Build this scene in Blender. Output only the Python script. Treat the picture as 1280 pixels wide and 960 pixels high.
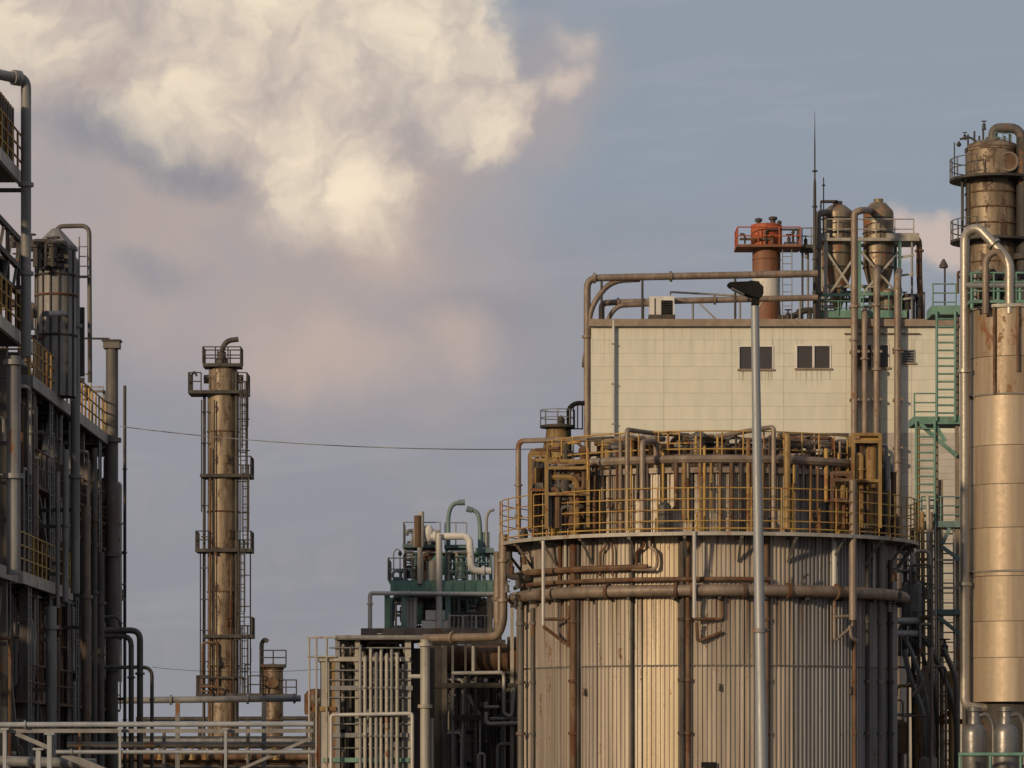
import bpy, math, random
from mathutils import Vector, Matrix
from math import sin, cos, pi, radians
random.seed(7)
S = bpy.context.scene
for o in list(bpy.data.objects): bpy.data.objects.remove(o)

# ------------------------------------------------------------------ camera
F, HY, EYE = 4500.0, 940.0, 1.7          # focal length in photo pixels, horizon row, eye height
cam = bpy.data.cameras.new('camera'); camo = bpy.data.objects.new('camera', cam)
S.collection.objects.link(camo)
camo.location = (0, 0, EYE); camo.rotation_euler = (pi/2, 0, 0)
cam.sensor_width = 36; cam.lens = 36*F/1280; cam.shift_y = (HY-480)/1280
cam.clip_start = 0.5; cam.clip_end = 9000
S.camera = camo

# ------------------------------------------------------------------ sun
SUN_AZ, SUN_EL = radians(40), radians(15)      # behind the camera, to the left
ld = bpy.data.lights.new('sun', 'SUN'); ld.energy = 3.0; ld.angle = radians(4.0); ld.color = (1.0, 0.75, 0.47)
lo = bpy.data.objects.new('sun', ld); S.collection.objects.link(lo)
tosun = Vector((-sin(SUN_AZ)*cos(SUN_EL), -cos(SUN_AZ)*cos(SUN_EL), sin(SUN_EL)))
lo.rotation_euler = tosun.to_track_quat('Z', 'Y').to_euler(); lo.location = (-60, -60, 60)

S.view_settings.view_transform = 'Standard'; S.view_settings.look = 'None'
S.view_settings.gamma = 1; S.view_settings.exposure = 0.0; S.view_settings.use_curve_mapping = False
S.render.engine = 'CYCLES'; S.render.resolution_x = 1024; S.render.resolution_y = 768

# ------------------------------------------------------------------ node expression helper
class X:
    nt = None
    def __init__(s, sock): s.s = sock
    @staticmethod
    def m(op, *a, clamp=False):
        n = X.nt.nodes.new('ShaderNodeMath'); n.operation = op; n.use_clamp = clamp
        for i, v in enumerate(a):
            if isinstance(v, X): X.nt.links.new(v.s, n.inputs[i])
            else: n.inputs[i].default_value = v
        return X(n.outputs[0])
    def __add__(s, o): return X.m('ADD', s, o)
    __radd__ = __add__
    def __sub__(s, o): return X.m('SUBTRACT', s, o)
    def __rsub__(s, o): return X.m('SUBTRACT', o, s)
    def __mul__(s, o): return X.m('MULTIPLY', s, o)
    __rmul__ = __mul__
    def __truediv__(s, o): return X.m('DIVIDE', s, o)
    @staticmethod
    def mx(a, b): return X.m('MAXIMUM', a, b)
    def step(s, lo, hi):
        n = X.nt.nodes.new('ShaderNodeMapRange'); n.interpolation_type = 'SMOOTHSTEP'
        X.nt.links.new(s.s, n.inputs[0]); n.inputs[1].default_value = lo; n.inputs[2].default_value = hi
        return X(n.outputs[0])
def vec(x, y, z=0.0):
    n = X.nt.nodes.new('ShaderNodeCombineXYZ')
    for i, v in enumerate((x, y, z)):
        if isinstance(v, X): X.nt.links.new(v.s, n.inputs[i])
        else: n.inputs[i].default_value = v
    return X(n.outputs[0])
def noise(v, scale, detail=6, rough=.5, out=0, dist=0, dim='3D'):
    n = X.nt.nodes.new('ShaderNodeTexNoise'); n.noise_dimensions = dim if X.nt.nodes.get('Principled BSDF') else '2D'
    X.nt.links.new(v.s, n.inputs['Vector'])
    n.inputs['Scale'].default_value = scale; n.inputs['Detail'].default_value = detail
    n.inputs['Roughness'].default_value = rough; n.inputs['Distortion'].default_value = dist
    return X(n.outputs[out])
def puff(v, scale, detail=4):
    n = X.nt.nodes.new('ShaderNodeTexVoronoi'); n.feature = 'F1'; n.voronoi_dimensions = '2D'; n.normalize = True
    X.nt.links.new(v.s, n.inputs['Vector']); n.inputs['Scale'].default_value = scale
    n.inputs['Detail'].default_value = detail; n.inputs['Roughness'].default_value = .55
    return 1.0 - X(n.outputs['Distance'])
def sep(v):
    n = X.nt.nodes.new('ShaderNodeSeparateXYZ'); X.nt.links.new(v.s, n.inputs[0])
    return [X(o) for o in n.outputs]
def mix(f, a, b, blend='MIX'):
    n = X.nt.nodes.new('ShaderNodeMix'); n.data_type = 'RGBA'; n.blend_type = blend
    for i, v in ((0, f), (6, a), (7, b)):
        if isinstance(v, X): X.nt.links.new(v.s, n.inputs[i])
        elif i: n.inputs[i].default_value = tuple(v) + (1,)
        else: n.inputs[i].default_value = v
    return X(n.outputs[2])
def lin(r, g, b): return tuple((c/255/12.92 if c <= 10 else ((c/255+.055)/1.055)**2.4) for c in (r, g, b))

# ------------------------------------------------------------------ sky
W = bpy.data.worlds.new('World'); S.world = W; W.use_nodes = True
W.cycles.sampling_method = 'MANUAL'; W.cycles.sample_map_resolution = 256
X.nt = W.node_tree; W.node_tree.nodes.clear()
STR = 0.10
sky = X.nt.nodes.new('ShaderNodeTexSky'); sky.sky_type = 'NISHITA'; sky.sun_disc = False
sky.sun_elevation = SUN_EL; sky.sun_rotation = radians(180) + SUN_AZ; sky.air_density = 1.0; sky.dust_density = 2.5; sky.ozone_density = 1.5
tc = X.nt.nodes.new('ShaderNodeTexCoord')
dx, dy, dz = sep(X(tc.outputs['Generated']))
# azimuth / elevation of the sky direction; one unit is 1.27 degrees
u = X.m('ARCTAN2', dx, dy)*45.0 + 6.4
v = 9.4 - X.m('ARCSINE', dz)*45.0
p0 = vec(u, v)
wx, wy, wz = sep(noise(p0, .55, 7, .55, 1))
u1 = u + (wx - .5)*1.5; v1 = v + (wy - .5)*1.2
p1 = vec(u1, v1)
def sk(r, g, b): return tuple(c/STR for c in lin(r, g, b))
def ell(cx, cy, rx, ry, ang=0, uu=None, vv=None):
    a, b = (uu or u1) - cx, (vv or v1) - cy
    c, s = cos(ang), sin(ang)
    e, f = (a*c + b*s)/rx, (b*c - a*s)/ry
    return 1.0 - X.m('SQRT', e*e + f*f)
# clear air: the Nishita sky under a thin even veil
clear = mix(.90, X(sky.outputs[0]), sk(145, 154, 166))
n_low = noise(vec(u*.5, v), .5, 5, .55)
n_mid = noise(p0, .42, 5, .55)
# grey bank of far cloud low over the horizon and across the middle
bank = (v + (n_low - .5)*2.6 - u*.10).step(1.2, 4.2)
col = mix(bank*.9, clear, sk(150, 149, 157))
col = mix((v + (n_low - .5)*1.5).step(4.6, 8.0)*.9, col, sk(143, 144, 151))
# thin high streaks in the open part
st = noise(vec(u*.22, v*1.6 + u*.12), 1.2, 6, .6).step(.48, .75)
col = mix(st*.22, col, sk(168, 169, 174))
# mauve body of the big cloud, fading downwards and to the right
veil = X.mx(ell(2.6, 2.4, 5.2, 3.1, .12).step(0, .55), ell(4.3, 4.1, 3.6, 1.7, -.05).step(0, .8)*.85)
veil = X.mx(veil, ell(6.6, 1.5, 1.4, 1.6).step(0, .9)*.75)
veil = X.mx(veil, noise(p0, .22, 4, .5).step(.5, .7)*(X.m('ABSOLUTE', u-6.4)).step(7, 11))
vn = noise(p1, .7, 6, .55)
col = mix(X.m('MINIMUM', veil*(vn*.9 + .5), 1.0), col, sk(176, 163, 160))
# blue-grey gaps and shadows below its base
gap = X.mx(ell(1.7, 1.95, 2.5, .5, .24).step(0, .9), ell(2.0, 3.6, 1.1, .4).step(0, .9)*.5)
gap = X.mx(gap, ell(6.0, 4.1, 1.5, .6).step(0, .9)*.35)
col = mix(gap*(vn*.7 + .55), col, sk(126, 132, 145))
# peach light on the lower bank
pk = X.mx(ell(3.9, 4.5, 1.7, .7).step(0, 1), X.mx(ell(5.6, 4.3, .9, .5).step(0, 1), ell(4.7, 2.9, 1.0, 1.4).step(0, 1)))
col = mix(pk*(n_mid*1.2), col, sk(196, 176, 165))
# sunlit cumulus
f = ell(.2, -.2, 3.1, 2.2)
for e in ((3.2, .4, 2.8, 2.3), (4.7, .1, 1.9, 1.6), (3.8, 1.9, 1.7, 1.1, .4), (5.65, .7, .85, 1.4), (4.6, 2.2, .75, 1.0), (6.1, 1.6, .62, .7)):
    f = X.mx(f, ell(*e))
b1 = puff(p1, .75, 5); b2 = puff(vec(u1 + .09, v1 + .14), .75, 5)
c1 = puff(p1, 1.9, 3); c2 = puff(vec(u1 + .05, v1 + .07), 1.9, 3)
big = noise(p1, .5, 4, .5)
den = f*1.25 + (b1 - .62)*.5 + (c1 - .62)*.28 + (big - .5)*.5
far = (X.m('ABSOLUTE', u-6.4)).step(8, 13)*(noise(p0, .16, 5, .55).step(.5, .68))*(v.step(8.5, 4))
den = X.mx(den, far*1.0 + (b1 - .6) - .25)
edge = (u - v*.25).step(4.2, 5.4)             # crisp lumps on the sunward flank, soft base elsewhere
mask = den.step(-.2, 1.0)*(1.0 - edge) + den.step(.0, .55)*edge
rel = (b1 - b2)*1.3 + (c1 - c2)*.8 + .5
lit = (rel*.6 + f*.4 + (big - .5)*2.4 + edge*.1).step(-.05, 1.15)
ccol = mix(lit, sk(184, 171, 166), sk(248, 231, 204))
col = mix(mask*.93, col, ccol)
pf = ell(6.85, 1.25, .40, .32)*1.0 + (c1 - .62)*.9
pf = X.mx(pf, ell(7.05, .8, .3, .4)*.55 + (c1 - .65)*.8)
col = mix(pf.step(0, 1.0)*.75, col, sk(216, 198, 184))
rdge = ell(11.75, 3.1, .8, .5)*1.1 + (puff(p1, 2.4, 4) - .62)*.7
col = mix(rdge.step(-.1, .7)*.8, col, sk(208, 188, 176))
bg = X.nt.nodes.new('ShaderNodeBackground'); bg.inputs[1].default_value = STR
ow = X.nt.nodes.new('ShaderNodeOutputWorld')
X.nt.links.new(col.s, bg.inputs[0]); X.nt.links.new(bg.outputs[0], ow.inputs[0])

# ------------------------------------------------------------------ materials
M = {}
def weather(name, base, base2, rough=.6, metal=0.0, rust=0.0, rustcol=(.12, .05, .022), sc=1.0, rand=0.0, vert=.1, bump=.25, fine=.25, tint=None):
    m = bpy.data.materials.new(name); m.use_nodes = True; M[name] = m
    X.nt = nt = m.node_tree; b = nt.nodes['Principled BSDF']
    g = nt.nodes.new('ShaderNodeNewGeometry'); oi = nt.nodes.new('ShaderNodeObjectInfo')
    x, y, z = sep(X(g.outputs['Position'])); rn = X(oi.outputs['Random'])
    ps = vec(x*sc, y*sc, z*sc*vert + rn*40.0)
    streak = noise(ps, 2.6, 3, .62).step(.32, .7)
    c = mix(streak, base, base2)
    gr = noise(vec(x, y, z), 7.0*sc, 2, .65)
    c = mix(fine, c, mix(gr, (.25, .25, .25), (1, 1, 1)), 'MULTIPLY')
    if rust > 0:
        r1 = noise(vec(x*sc, y*sc, z*sc*.35 + rn*9.0), 1.7, 4, .68)
        rf = (r1 + (gr - .5)*.3).step(.71 - rust*.42, .81 - rust*.42)
        c = mix(rf, c, mix(gr, rustcol, tuple(k*2.2 for k in rustcol)))
    if rand > 0:
        c = mix(rand, c, mix(rn, tuple(k*.55 for k in (tint or base)), tuple(min(.9, k*1.5) for k in (tint or base2))))
    nt.links.new(c.s, b.inputs['Base Color'])
    rr = gr*.3 + (rough - .15)
    if rust > 0: rr = rr + rf*.25
    nt.links.new(rr.s, b.inputs['Roughness'])
    if metal:
        if rust > 0: nt.links.new(((1.0 - rf)*metal).s, b.inputs['Metallic'])
        else: b.inputs['Metallic'].default_value = metal
    bp = nt.nodes.new('ShaderNodeBump'); bp.inputs['Strength'].default_value = bump; bp.inputs['Distance'].default_value = .02
    nt.links.new(gr.s, bp.inputs['Height']); nt.links.new(bp.outputs[0], b.inputs['Normal'])
    return m
weather('ground', (.07, .065, .06), (.11, .10, .09), .9, vert=1, sc=.3)
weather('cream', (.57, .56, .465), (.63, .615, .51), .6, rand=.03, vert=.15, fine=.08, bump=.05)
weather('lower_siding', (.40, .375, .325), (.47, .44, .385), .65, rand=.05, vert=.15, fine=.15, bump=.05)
weather('coping', (.25, .19, .14), (.32, .25, .19), .7, fine=.4, vert=1)
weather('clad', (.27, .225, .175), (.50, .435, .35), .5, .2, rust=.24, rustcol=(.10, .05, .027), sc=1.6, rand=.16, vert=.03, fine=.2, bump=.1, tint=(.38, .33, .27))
weather('clad_grey_shaded', (.17, .165, .16), (.29, .28, .27), .5, .2, rust=.2, rustcol=(.10, .05, .027), sc=1.6, rand=.15, vert=.03, fine=.2, bump=.1, tint=(.22, .215, .21))  # grey cladding, its colour also darkened to paint in shade on the tank's right
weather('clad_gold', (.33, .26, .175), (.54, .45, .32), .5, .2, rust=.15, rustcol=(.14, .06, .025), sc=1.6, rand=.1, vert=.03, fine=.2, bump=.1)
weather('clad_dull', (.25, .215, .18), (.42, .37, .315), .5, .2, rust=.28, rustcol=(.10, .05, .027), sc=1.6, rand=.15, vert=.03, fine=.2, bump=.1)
weather('galv', (.24, .255, .265), (.31, .325, .335), .5, .3, vert=.05, fine=.12, bump=.05)
weather('rusty', (.10, .055, .03), (.20, .12, .07), .75, .1, rust=.45, rustcol=(.06, .025, .012), vert=.3, fine=.5)
weather('brown_pipe', (.17, .13, .10), (.29, .23, .18), .55, .2, rust=.3, rustcol=(.11, .055, .03), vert=.3, fine=.3)
weather('dark', (.035, .032, .03), (.08, .07, .06), .7, .1, rust=.25, rustcol=(.06, .03, .017), vert=.4, fine=.4)
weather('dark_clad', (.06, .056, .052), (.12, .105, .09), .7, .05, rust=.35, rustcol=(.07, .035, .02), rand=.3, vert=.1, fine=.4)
weather('grey', (.16, .16, .16), (.27, .265, .26), .55, .1, rust=.15, vert=.2, fine=.3)
weather('light', (.42, .405, .38), (.56, .54, .51), .5, .1, rust=.12, vert=.15, fine=.3)
weather('pale', (.31, .29, .25), (.44, .415, .365), .6, .1, rust=.25, vert=.15, fine=.35)
weather('yellow', (.38, .23, .055), (.50, .32, .085), .6, 0, rust=.40, rustcol=(.16, .07, .03), vert=.5, fine=.4)
weather('ochre', (.24, .15, .05), (.34, .23, .09), .65, .1, rust=.45, rustcol=(.10, .045, .02), vert=.3, fine=.4)
weather('green', (.10, .21, .165), (.16, .30, .235), .6, 0, rust=.2, vert=.4, fine=.3)
weather('teal', (.10, .165, .165), (.16, .245, .235), .6, .1, rust=.12, vert=.4, fine=.3)
weather('orange', (.34, .07, .025), (.46, .11, .035), .65, 0, rust=.36, rustcol=(.13, .035, .015), vert=.2, fine=.4)
weather('stack_brown', (.17, .07, .035), (.26, .12, .065), .7, 0, rust=.4, vert=.15, fine=.4)
weather('white', (.55, .53, .49), (.68, .66, .62), .6, 0, rust=.14, vert=.15, fine=.25)
weather('tower', (.17, .125, .08), (.37, .29, .19), .5, .25, rust=.50, rustcol=(.04, .021, .013), sc=1.7, vert=.12, rand=.15, fine=.6, tint=(.22, .17, .12))
weather('column', (.30, .235, .165), (.43, .345, .25), .5, .3, rust=.05, rustcol=(.11, .05, .02), sc=1.0, vert=.03, fine=.12, bump=.06, rand=.08)
weather('column_stained', (.24, .175, .11), (.38, .30, .215), .5, .25, rust=.34, rustcol=(.11, .05, .02), sc=1.6, vert=.03, fine=.2, bump=.06)
weather('silo', (.15, .12, .08), (.30, .24, .165), .45, .4, rust=.42, vert=.08, fine=.35)
weather('vessel', (.14, .135, .13), (.22, .21, .20), .4, .5, rust=.1, vert=.1, fine=.2)
weather('steel', (.32, .29, .245), (.43, .39, .335), .42, .5, rust=.12, vert=.1, fine=.2)
weather('dark_lagging', (.03, .028, .026), (.06, .055, .05), .7, .1, rust=.3, vert=.2, fine=.4)
weather('black', (.008, .008, .009), (.016, .016, .017), .85, vert=1, fine=.2)
weather('mid', (.09, .082, .074), (.165, .15, .133), .65, .1, rust=.3, rustcol=(.09, .045, .025), vert=.25, fine=.4)
# weather streaks on the cream wall: under the coping and below the two windows
X.nt = M['cream'].node_tree; bs = X.nt.nodes['Principled BSDF']; lk = bs.inputs['Base Color'].links[0]
g_ = X.nt.nodes.new('ShaderNodeNewGeometry'); x_, y_, z_ = sep(X(g_.outputs['Position']))
k_ = 150.0/F
sn = noise(vec(x_*7.0, y_, z_*.25), 1.0, 3, .6).step(.5, .72)
top_ = (z_ - (EYE + (HY-470)*k_)).step(0, 62*k_)
stn = sn*top_*.28
for a_, c_, e_ in ((922, 968, 461), (994, 1040, 460), (1068, 1113, 459)):
    inx = (x_ - (a_-640)*k_).step(0, .12)*(1.0 - (x_ - (c_-640)*k_).step(-.12, 0))
    zt_ = EYE + (HY-e_)*k_
    below = (z_ - (zt_-.95)).step(0, .85)*(1.0 - (z_ - zt_).step(-.02, .02))
    stn = X.mx(stn, inx*below*noise(vec(x_*9.0, y_, z_*.3), 1.0, 3, .65).step(.46, .7)*.75)
X.nt.links.new(mix(stn, X(lk.from_socket), (.16, .135, .10)).s, bs.inputs['Base Color'])
weather('cool_grey', (.25, .27, .29), (.34, .355, .37), .6, .1, rust=.12, vert=.3, fine=.3)
M['black'].node_tree.nodes['Principled BSDF'].inputs['Specular IOR Level'].default_value = .15
# rust and dirt runs on the tank cladding below the girder ring and the walkway
for nm in ('clad', 'clad_gold', 'clad_dull', 'clad_grey_shaded'):
    X.nt = M[nm].node_tree; bs = X.nt.nodes['Principled BSDF']; lk = bs.inputs['Base Color'].links[0]
    g_ = X.nt.nodes.new('ShaderNodeNewGeometry'); x_, y_, z_ = sep(X(g_.outputs['Position']))
    r_ = noise(vec(x_*5.0, y_*5.0, z_*.12), 1.0, 3, .6)
    zn = z_ + (r_ - .5)*3.0
    low = zn.step(3.6, 6.0)*(1.0 - z_.step(5.9, 5.95))
    upp = zn.step(6.6, 7.6)*(1.0 - z_.step(7.38, 7.42)); drm = zn.step(8.0, 9.3)
    run = X.mx(X.mx(low, upp), drm)*noise(vec(x_*9.0, y_*9.0, z_*.1), 1.0, 2, .5).step(.48, .62)
    X.nt.links.new(mix(run*.8, X(lk.from_socket), (.10, .055, .03)).s, bs.inputs['Base Color'])
gm = bpy.data.materials.new('glass'); gm.use_nodes = True; M['glass'] = gm
gb = gm.node_tree.nodes['Principled BSDF']; gb.inputs['Base Color'].default_value = (.05, .045, .042, 1); gb.inputs['Roughness'].default_value = .12
ln = bpy.data.materials.new('lens'); ln.use_nodes = True; M['lens'] = ln
lb = ln.node_tree.nodes['Principled BSDF']; lb.inputs['Base Color'].default_value = (.25, .26, .28, 1); lb.inputs['Roughness'].default_value = .25

# ------------------------------------------------------------------ object helpers
COL = S.collection
WM = {}
def P(px, py, d): return Vector(((px-640)*d/F, d, EYE + (HY-py)*d/F))
def Zp(py, d): return EYE + (HY-py)*d/F
def link(o, parent=None, world=None):
    COL.objects.link(o); w = world or Matrix.Identity(4)
    if parent:
        o.parent = parent; o.matrix_parent_inverse = WM[parent].inverted()
    o.matrix_basis = w; WM[o] = w
    return o
def thing(name, label, cat, loc, group=None):
    o = bpy.data.objects.new(name, None); o.empty_display_size = .3
    o['label'] = label; o['category'] = cat
    if group: o['group'] = group
    return link(o, None, Matrix.Translation(Vector(loc)))
def struct(o): o['kind'] = 'structure'; return o
def tag(o, label, cat, group=None):
    o['label'] = label; o['category'] = cat
    if group: o['group'] = group
    return o
def mesh(name, vs, fs, mat, smooth=40):
    me = bpy.data.meshes.new(name); me.from_pydata(vs, [], fs); me.materials.append(M[mat])
    if smooth: me.shade_smooth(); me.set_sharp_from_angle(angle=radians(smooth))
    return me
def obj(name, vs, fs, mat, parent=None, smooth=40):
    return link(bpy.data.objects.new(name, mesh(name, vs, fs, mat, smooth)), parent)
CACHE = {}
def unit(kind, mat):
    k = (kind, mat)
    if k not in CACHE:
        if kind == 'box':
            vs = [(x, y, z) for x in (-.5, .5) for y in (-.5, .5) for z in (0, 1)]
            fs = [(0, 1, 3, 2), (4, 6, 7, 5), (0, 4, 5, 1), (2, 3, 7, 6), (0, 2, 6, 4), (1, 5, 7, 3)]
            CACHE[k] = mesh('box_' + mat, vs, fs, mat, 0)
        else:
            n = 10
            vs = [(cos(2*pi*i/n), sin(2*pi*i/n), z) for z in (0, 1) for i in range(n)]
            fs = [(i, (i+1) % n, n+(i+1) % n, n+i) for i in range(n)] + [tuple(range(n-1, -1, -1)), tuple(range(n, 2*n))]
            CACHE[k] = mesh('rod_' + mat, vs, fs, mat, 40)
    return CACHE[k]
def frame(p, q, sx, sy, up=None):
    p, q = Vector(p), Vector(q); z = q - p; L = z.length; z = z/L
    a = Vector(up) if up else (Vector((0, 1, 0)) if abs(z.y) < .9 else Vector((0, 0, 1)))
    x = a.cross(z).normalized(); y = z.cross(x)
    m = Matrix((x*sx, y*sy, z*L)).transposed().to_4x4(); m.translation = p
    return m
def rod(name, p, q, r, mat, parent): return link(bpy.data.objects.new(name, unit('rod', mat)), parent, frame(p, q, r, r))
def bar(name, p, q, w, h, mat, parent):   # w across, h along y (depth) for a vertical bar
    return link(bpy.data.objects.new(name, unit('box', mat)), parent, frame(p, q, w, h))
def block(name, c0, c1, mat, parent):     # axis-aligned box between two corners
    c0, c1 = Vector(c0), Vector(c1); s = c1 - c0
    m = Matrix.Diagonal((s.x, s.y, s.z, 1)); m.translation = Vector(((c0.x+c1.x)/2, (c0.y+c1.y)/2, c0.z))
    return link(bpy.data.objects.new(name, unit('box', mat)), parent, m)
def rounded(pts, br, seg=5):
    pts = [Vector(p) for p in pts]; out = [pts[0]]
    for a, b, c in zip(pts, pts[1:], pts[2:]):
        d0, d1 = (a-b), (c-b); l = min(br, d0.length*.49, d1.length*.49)
        s, e = b + d0.normalized()*l, b + d1.normalized()*l
        for i in range(seg+1):
            t = i/seg; out.append(s*(1-t)**2 + b*2*t*(1-t) + e*t*t)
    return out + [pts[-1]]
def sweep(pts, r, n=10, closed=False):
    vs, fs = [], []; k = len(pts); x = None
    for i, p in enumerate(pts):
        t = ((pts[(i+1) % k] - pts[i-1]) if closed else (pts[min(i+1, k-1)] - pts[max(i-1, 0)])).normalized()
        if x is None: x = t.orthogonal().normalized()
        x = (x - t*x.dot(t)).normalized(); y = t.cross(x)
        for j in range(n):
            a = 2*pi*j/n; vs.append(tuple(p + x*cos(a)*r + y*sin(a)*r))
    for i in range(k if closed else k-1):
        for j in range(n):
            a, b = i*n, ((i+1) % k)*n; fs.append((a+j, a+(j+1) % n, b+(j+1) % n, b+j))
    if not closed: fs += [tuple(range(n-1, -1, -1)), tuple(range((k-1)*n, k*n))]
    return vs, fs
def pipe(name, pts, r, mat, parent=None, br=None, flanges=(), n=10, loc=None):
    """a bent pipe; flanges are indices of the corner points that carry a bolted ring"""
    path = rounded(pts, br if br is not None else r*3.2)
    vs, fs = sweep(path, r, n); o = obj(name, vs, fs, mat, parent)
    for i, t in flanges:
        a, b = Vector(pts[i]), Vector(pts[i+1]); c = a.lerp(b, t); dd = (b-a).normalized()*r*.35
        rod('flange', c-dd, c+dd, r*1.5, mat, o)
    return o
def lathe(name, prof, c, mat, parent=None, n=32, smooth=40, ang=None):
    vs, fs = [], []; k = len(prof); cx, cy = c
    a0, a1 = ang or (0, 2*pi); full = ang is None; m = n if full else n+1
    for r, z in prof:
        for j in range(m):
            a = a0 + (a1-a0)*j/n; vs.append((cx + r*sin(a), cy - r*cos(a), z))
    for i in range(k-1):
        for j in range(n):
            b = (j+1) % m
            fs.append((i*m+j, i*m+b, (i+1)*m+b, (i+1)*m+j))
    return obj(name, vs, fs, mat, parent, smooth)
def torus(name, c, R, z, r, mat, parent, a0=None, a1=None, n=64, m=8):
    cx, cy = c
    if a0 is None: pts = [Vector((cx+R*sin(2*pi*i/n), cy-R*cos(2*pi*i/n), z)) for i in range(n)]; return obj(name, *sweep(pts, r, m, True), mat, parent)
    pts = [Vector((cx+R*sin(a0+(a1-a0)*i/n), cy-R*cos(a0+(a1-a0)*i/n), z)) for i in range(n+1)]
    return obj(name, *sweep(pts, r, m), mat, parent)
def railing(pts, h, mat, parent, r=.025, gap=1.2, mids=1, closed=False, toe=False):
    pts = [Vector(p) for p in pts]
    if closed: pts.append(pts[0])
    for a, b in zip(pts, pts[1:]):
        k = max(1, round((b-a).length/gap))
        for i in range(k+1):
            if i == k and not (b is pts[-1] and not closed): continue
            c = a.lerp(b, i/k); rod('post', c, c + Vector((0, 0, h)), r, mat, parent)
        for j in range(1, mids+2):
            dz = Vector((0, 0, h*j/(mids+1))); rod('rail', a+dz, b+dz, r*.9, mat, parent)
        if toe: bar('toe_board', a+Vector((0, 0, .06)), b+Vector((0, 0, .06)), .12, .012, mat, parent)
def arc_rail(c, R, z, a0, a1, h, mat, parent, n=8, r=.025, mids=1):
    pts = [(c[0]+R*sin(a0+(a1-a0)*i/n), c[1]-R*cos(a0+(a1-a0)*i/n)) for i in range(n+1)]
    full = abs(a1-a0) > 6.2
    for i, (x, y) in enumerate(pts):
        if full and i == n: break
        rod('post', (x, y, z), (x, y, z+h), r, mat, parent)
    for j in range(1, mids+2):
        torus('rail', c, R, z+h*j/(mids+1), r*.9, mat, parent, a0, a1, n=max(12, n*2), m=6)
def ladder(p, q, w, mat, parent, r=.022, gap=.3, cage=False):
    p, q = Vector(p), Vector(q); s = Vector((w/2, 0, 0))
    rod('stile', p-s, q-s, r, mat, parent); rod('stile', p+s, q+s, r, mat, parent)
    k = int((q-p).length/gap)
    for i in range(1, k):
        c = p.lerp(q, i/k); rod('rung', c-s, c+s, r*.7, mat, parent)
    if cage:
        kk = max(2, int((q-p).length/.9))
        for i in range(1, kk+1):
            c = p.lerp(q, i/kk)
            pts = [c + Vector((sin(a)*w*.7, -cos(a)*w*.7 - w*.35, 0)) for a in [radians(t) for t in range(-130, 131, 26)]]
            obj('cage_hoop', *sweep(pts, r*.6, 5), mat, parent)
        for a in (-80, 0, 80):
            o = Vector((sin(radians(a))*w*.7, -cos(radians(a))*w*.7 - w*.35, 0))
            rod('cage_strip', p.lerp(q, 1/kk)+o, q+o, r*.5, mat, parent)
def valve(c, s, mat, parent, name='valve'):
    """gate valve: body, bonnet, stem and hand wheel in one part with the wheel below it"""
    c = Vector(c)
    o = lathe(name, [(0, c.z-s), (s*.7, c.z-s), (s*.7, c.z-s*.75), (s*.5, c.z-.6*s), (s*.5, c.z+.4*s), (s*.6, c.z+.5*s), (s*.25, c.z+.8*s), (s*.12, c.z+1.6*s), (0, c.z+1.6*s)], (c.x, c.y), mat, parent, n=8)
    torus('hand_wheel', (c.x, c.y), s*.75, c.z+1.5*s, s*.1, mat, o, n=14, m=5)
    return o
def clutter(parent, lo, hi, n, seed, mats=('dark', 'mid', 'grey', 'rusty'), rmin=.03, rmax=.1):
    """small connected pipe runs between decks inside a steel structure"""
    R = random.Random(seed); lo, hi = Vector(lo), Vector(hi); s = hi-lo
    rp = lambda: Vector((lo.x+R.random()*s.x, lo.y+R.random()*s.y, lo.z+R.random()*s.z))
    for i in range(n):
        a = rp(); m = R.choice(mats); r = R.uniform(rmin, rmax); t = R.random()
        if t < .45:
            b = Vector((a.x, a.y, min(hi.z, a.z+R.uniform(.6, 3))));  c = b + Vector((R.uniform(-1, 1)*min(s.x, 1.5), 0, 0)); c.x = max(lo.x, min(hi.x, c.x))
            e = Vector((c.x, c.y, lo.z + R.random()*s.z)); pts = [Vector((a.x, a.y, lo.z)), b, c, e]
            if (b-pts[0]).length < .1 or (c-b).length < .1 or (e-c).length < .1: continue
            pipe('pipe', pts, r, m, parent, n=7, flanges=((0, .8),))
        elif t < .75:
            b = Vector((hi.x if R.random() < .5 else lo.x, a.y, a.z))
            if (b-a).length < .2: continue
            pipe('pipe', [Vector((a.x, a.y, lo.z)), a, b], r, m, parent, n=7)
        elif t < .9: valve((a.x, a.y, a.z), r*2.2+.06, m, parent)
        else:
            h = R.uniform(.5, 1.2); q = min(R.uniform(.15, .35), s.x*.3); a.z = min(a.z, hi.z-h-.2)
            if a.z < lo.z: continue
            rod('drum_leg', (a.x, a.y, lo.z), (a.x, a.y, a.z+.1), q*.4, m, parent)
            lathe('drum', [(0, a.z), (q*.9, a.z), (q, a.z+.06), (q, a.z+h), (q*.6, a.z+h+q*.35), (0, a.z+h+q*.45)], (a.x, a.y), m, parent, n=14)

# ------------------------------------------------------------------ ground
struct(obj('ground', [(-2500, -300, 0), (2500, -300, 0), (2500, 6000, 0), (-2500, 6000, 0)], [(0, 1, 2, 3)], 'ground', smooth=0))

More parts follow.
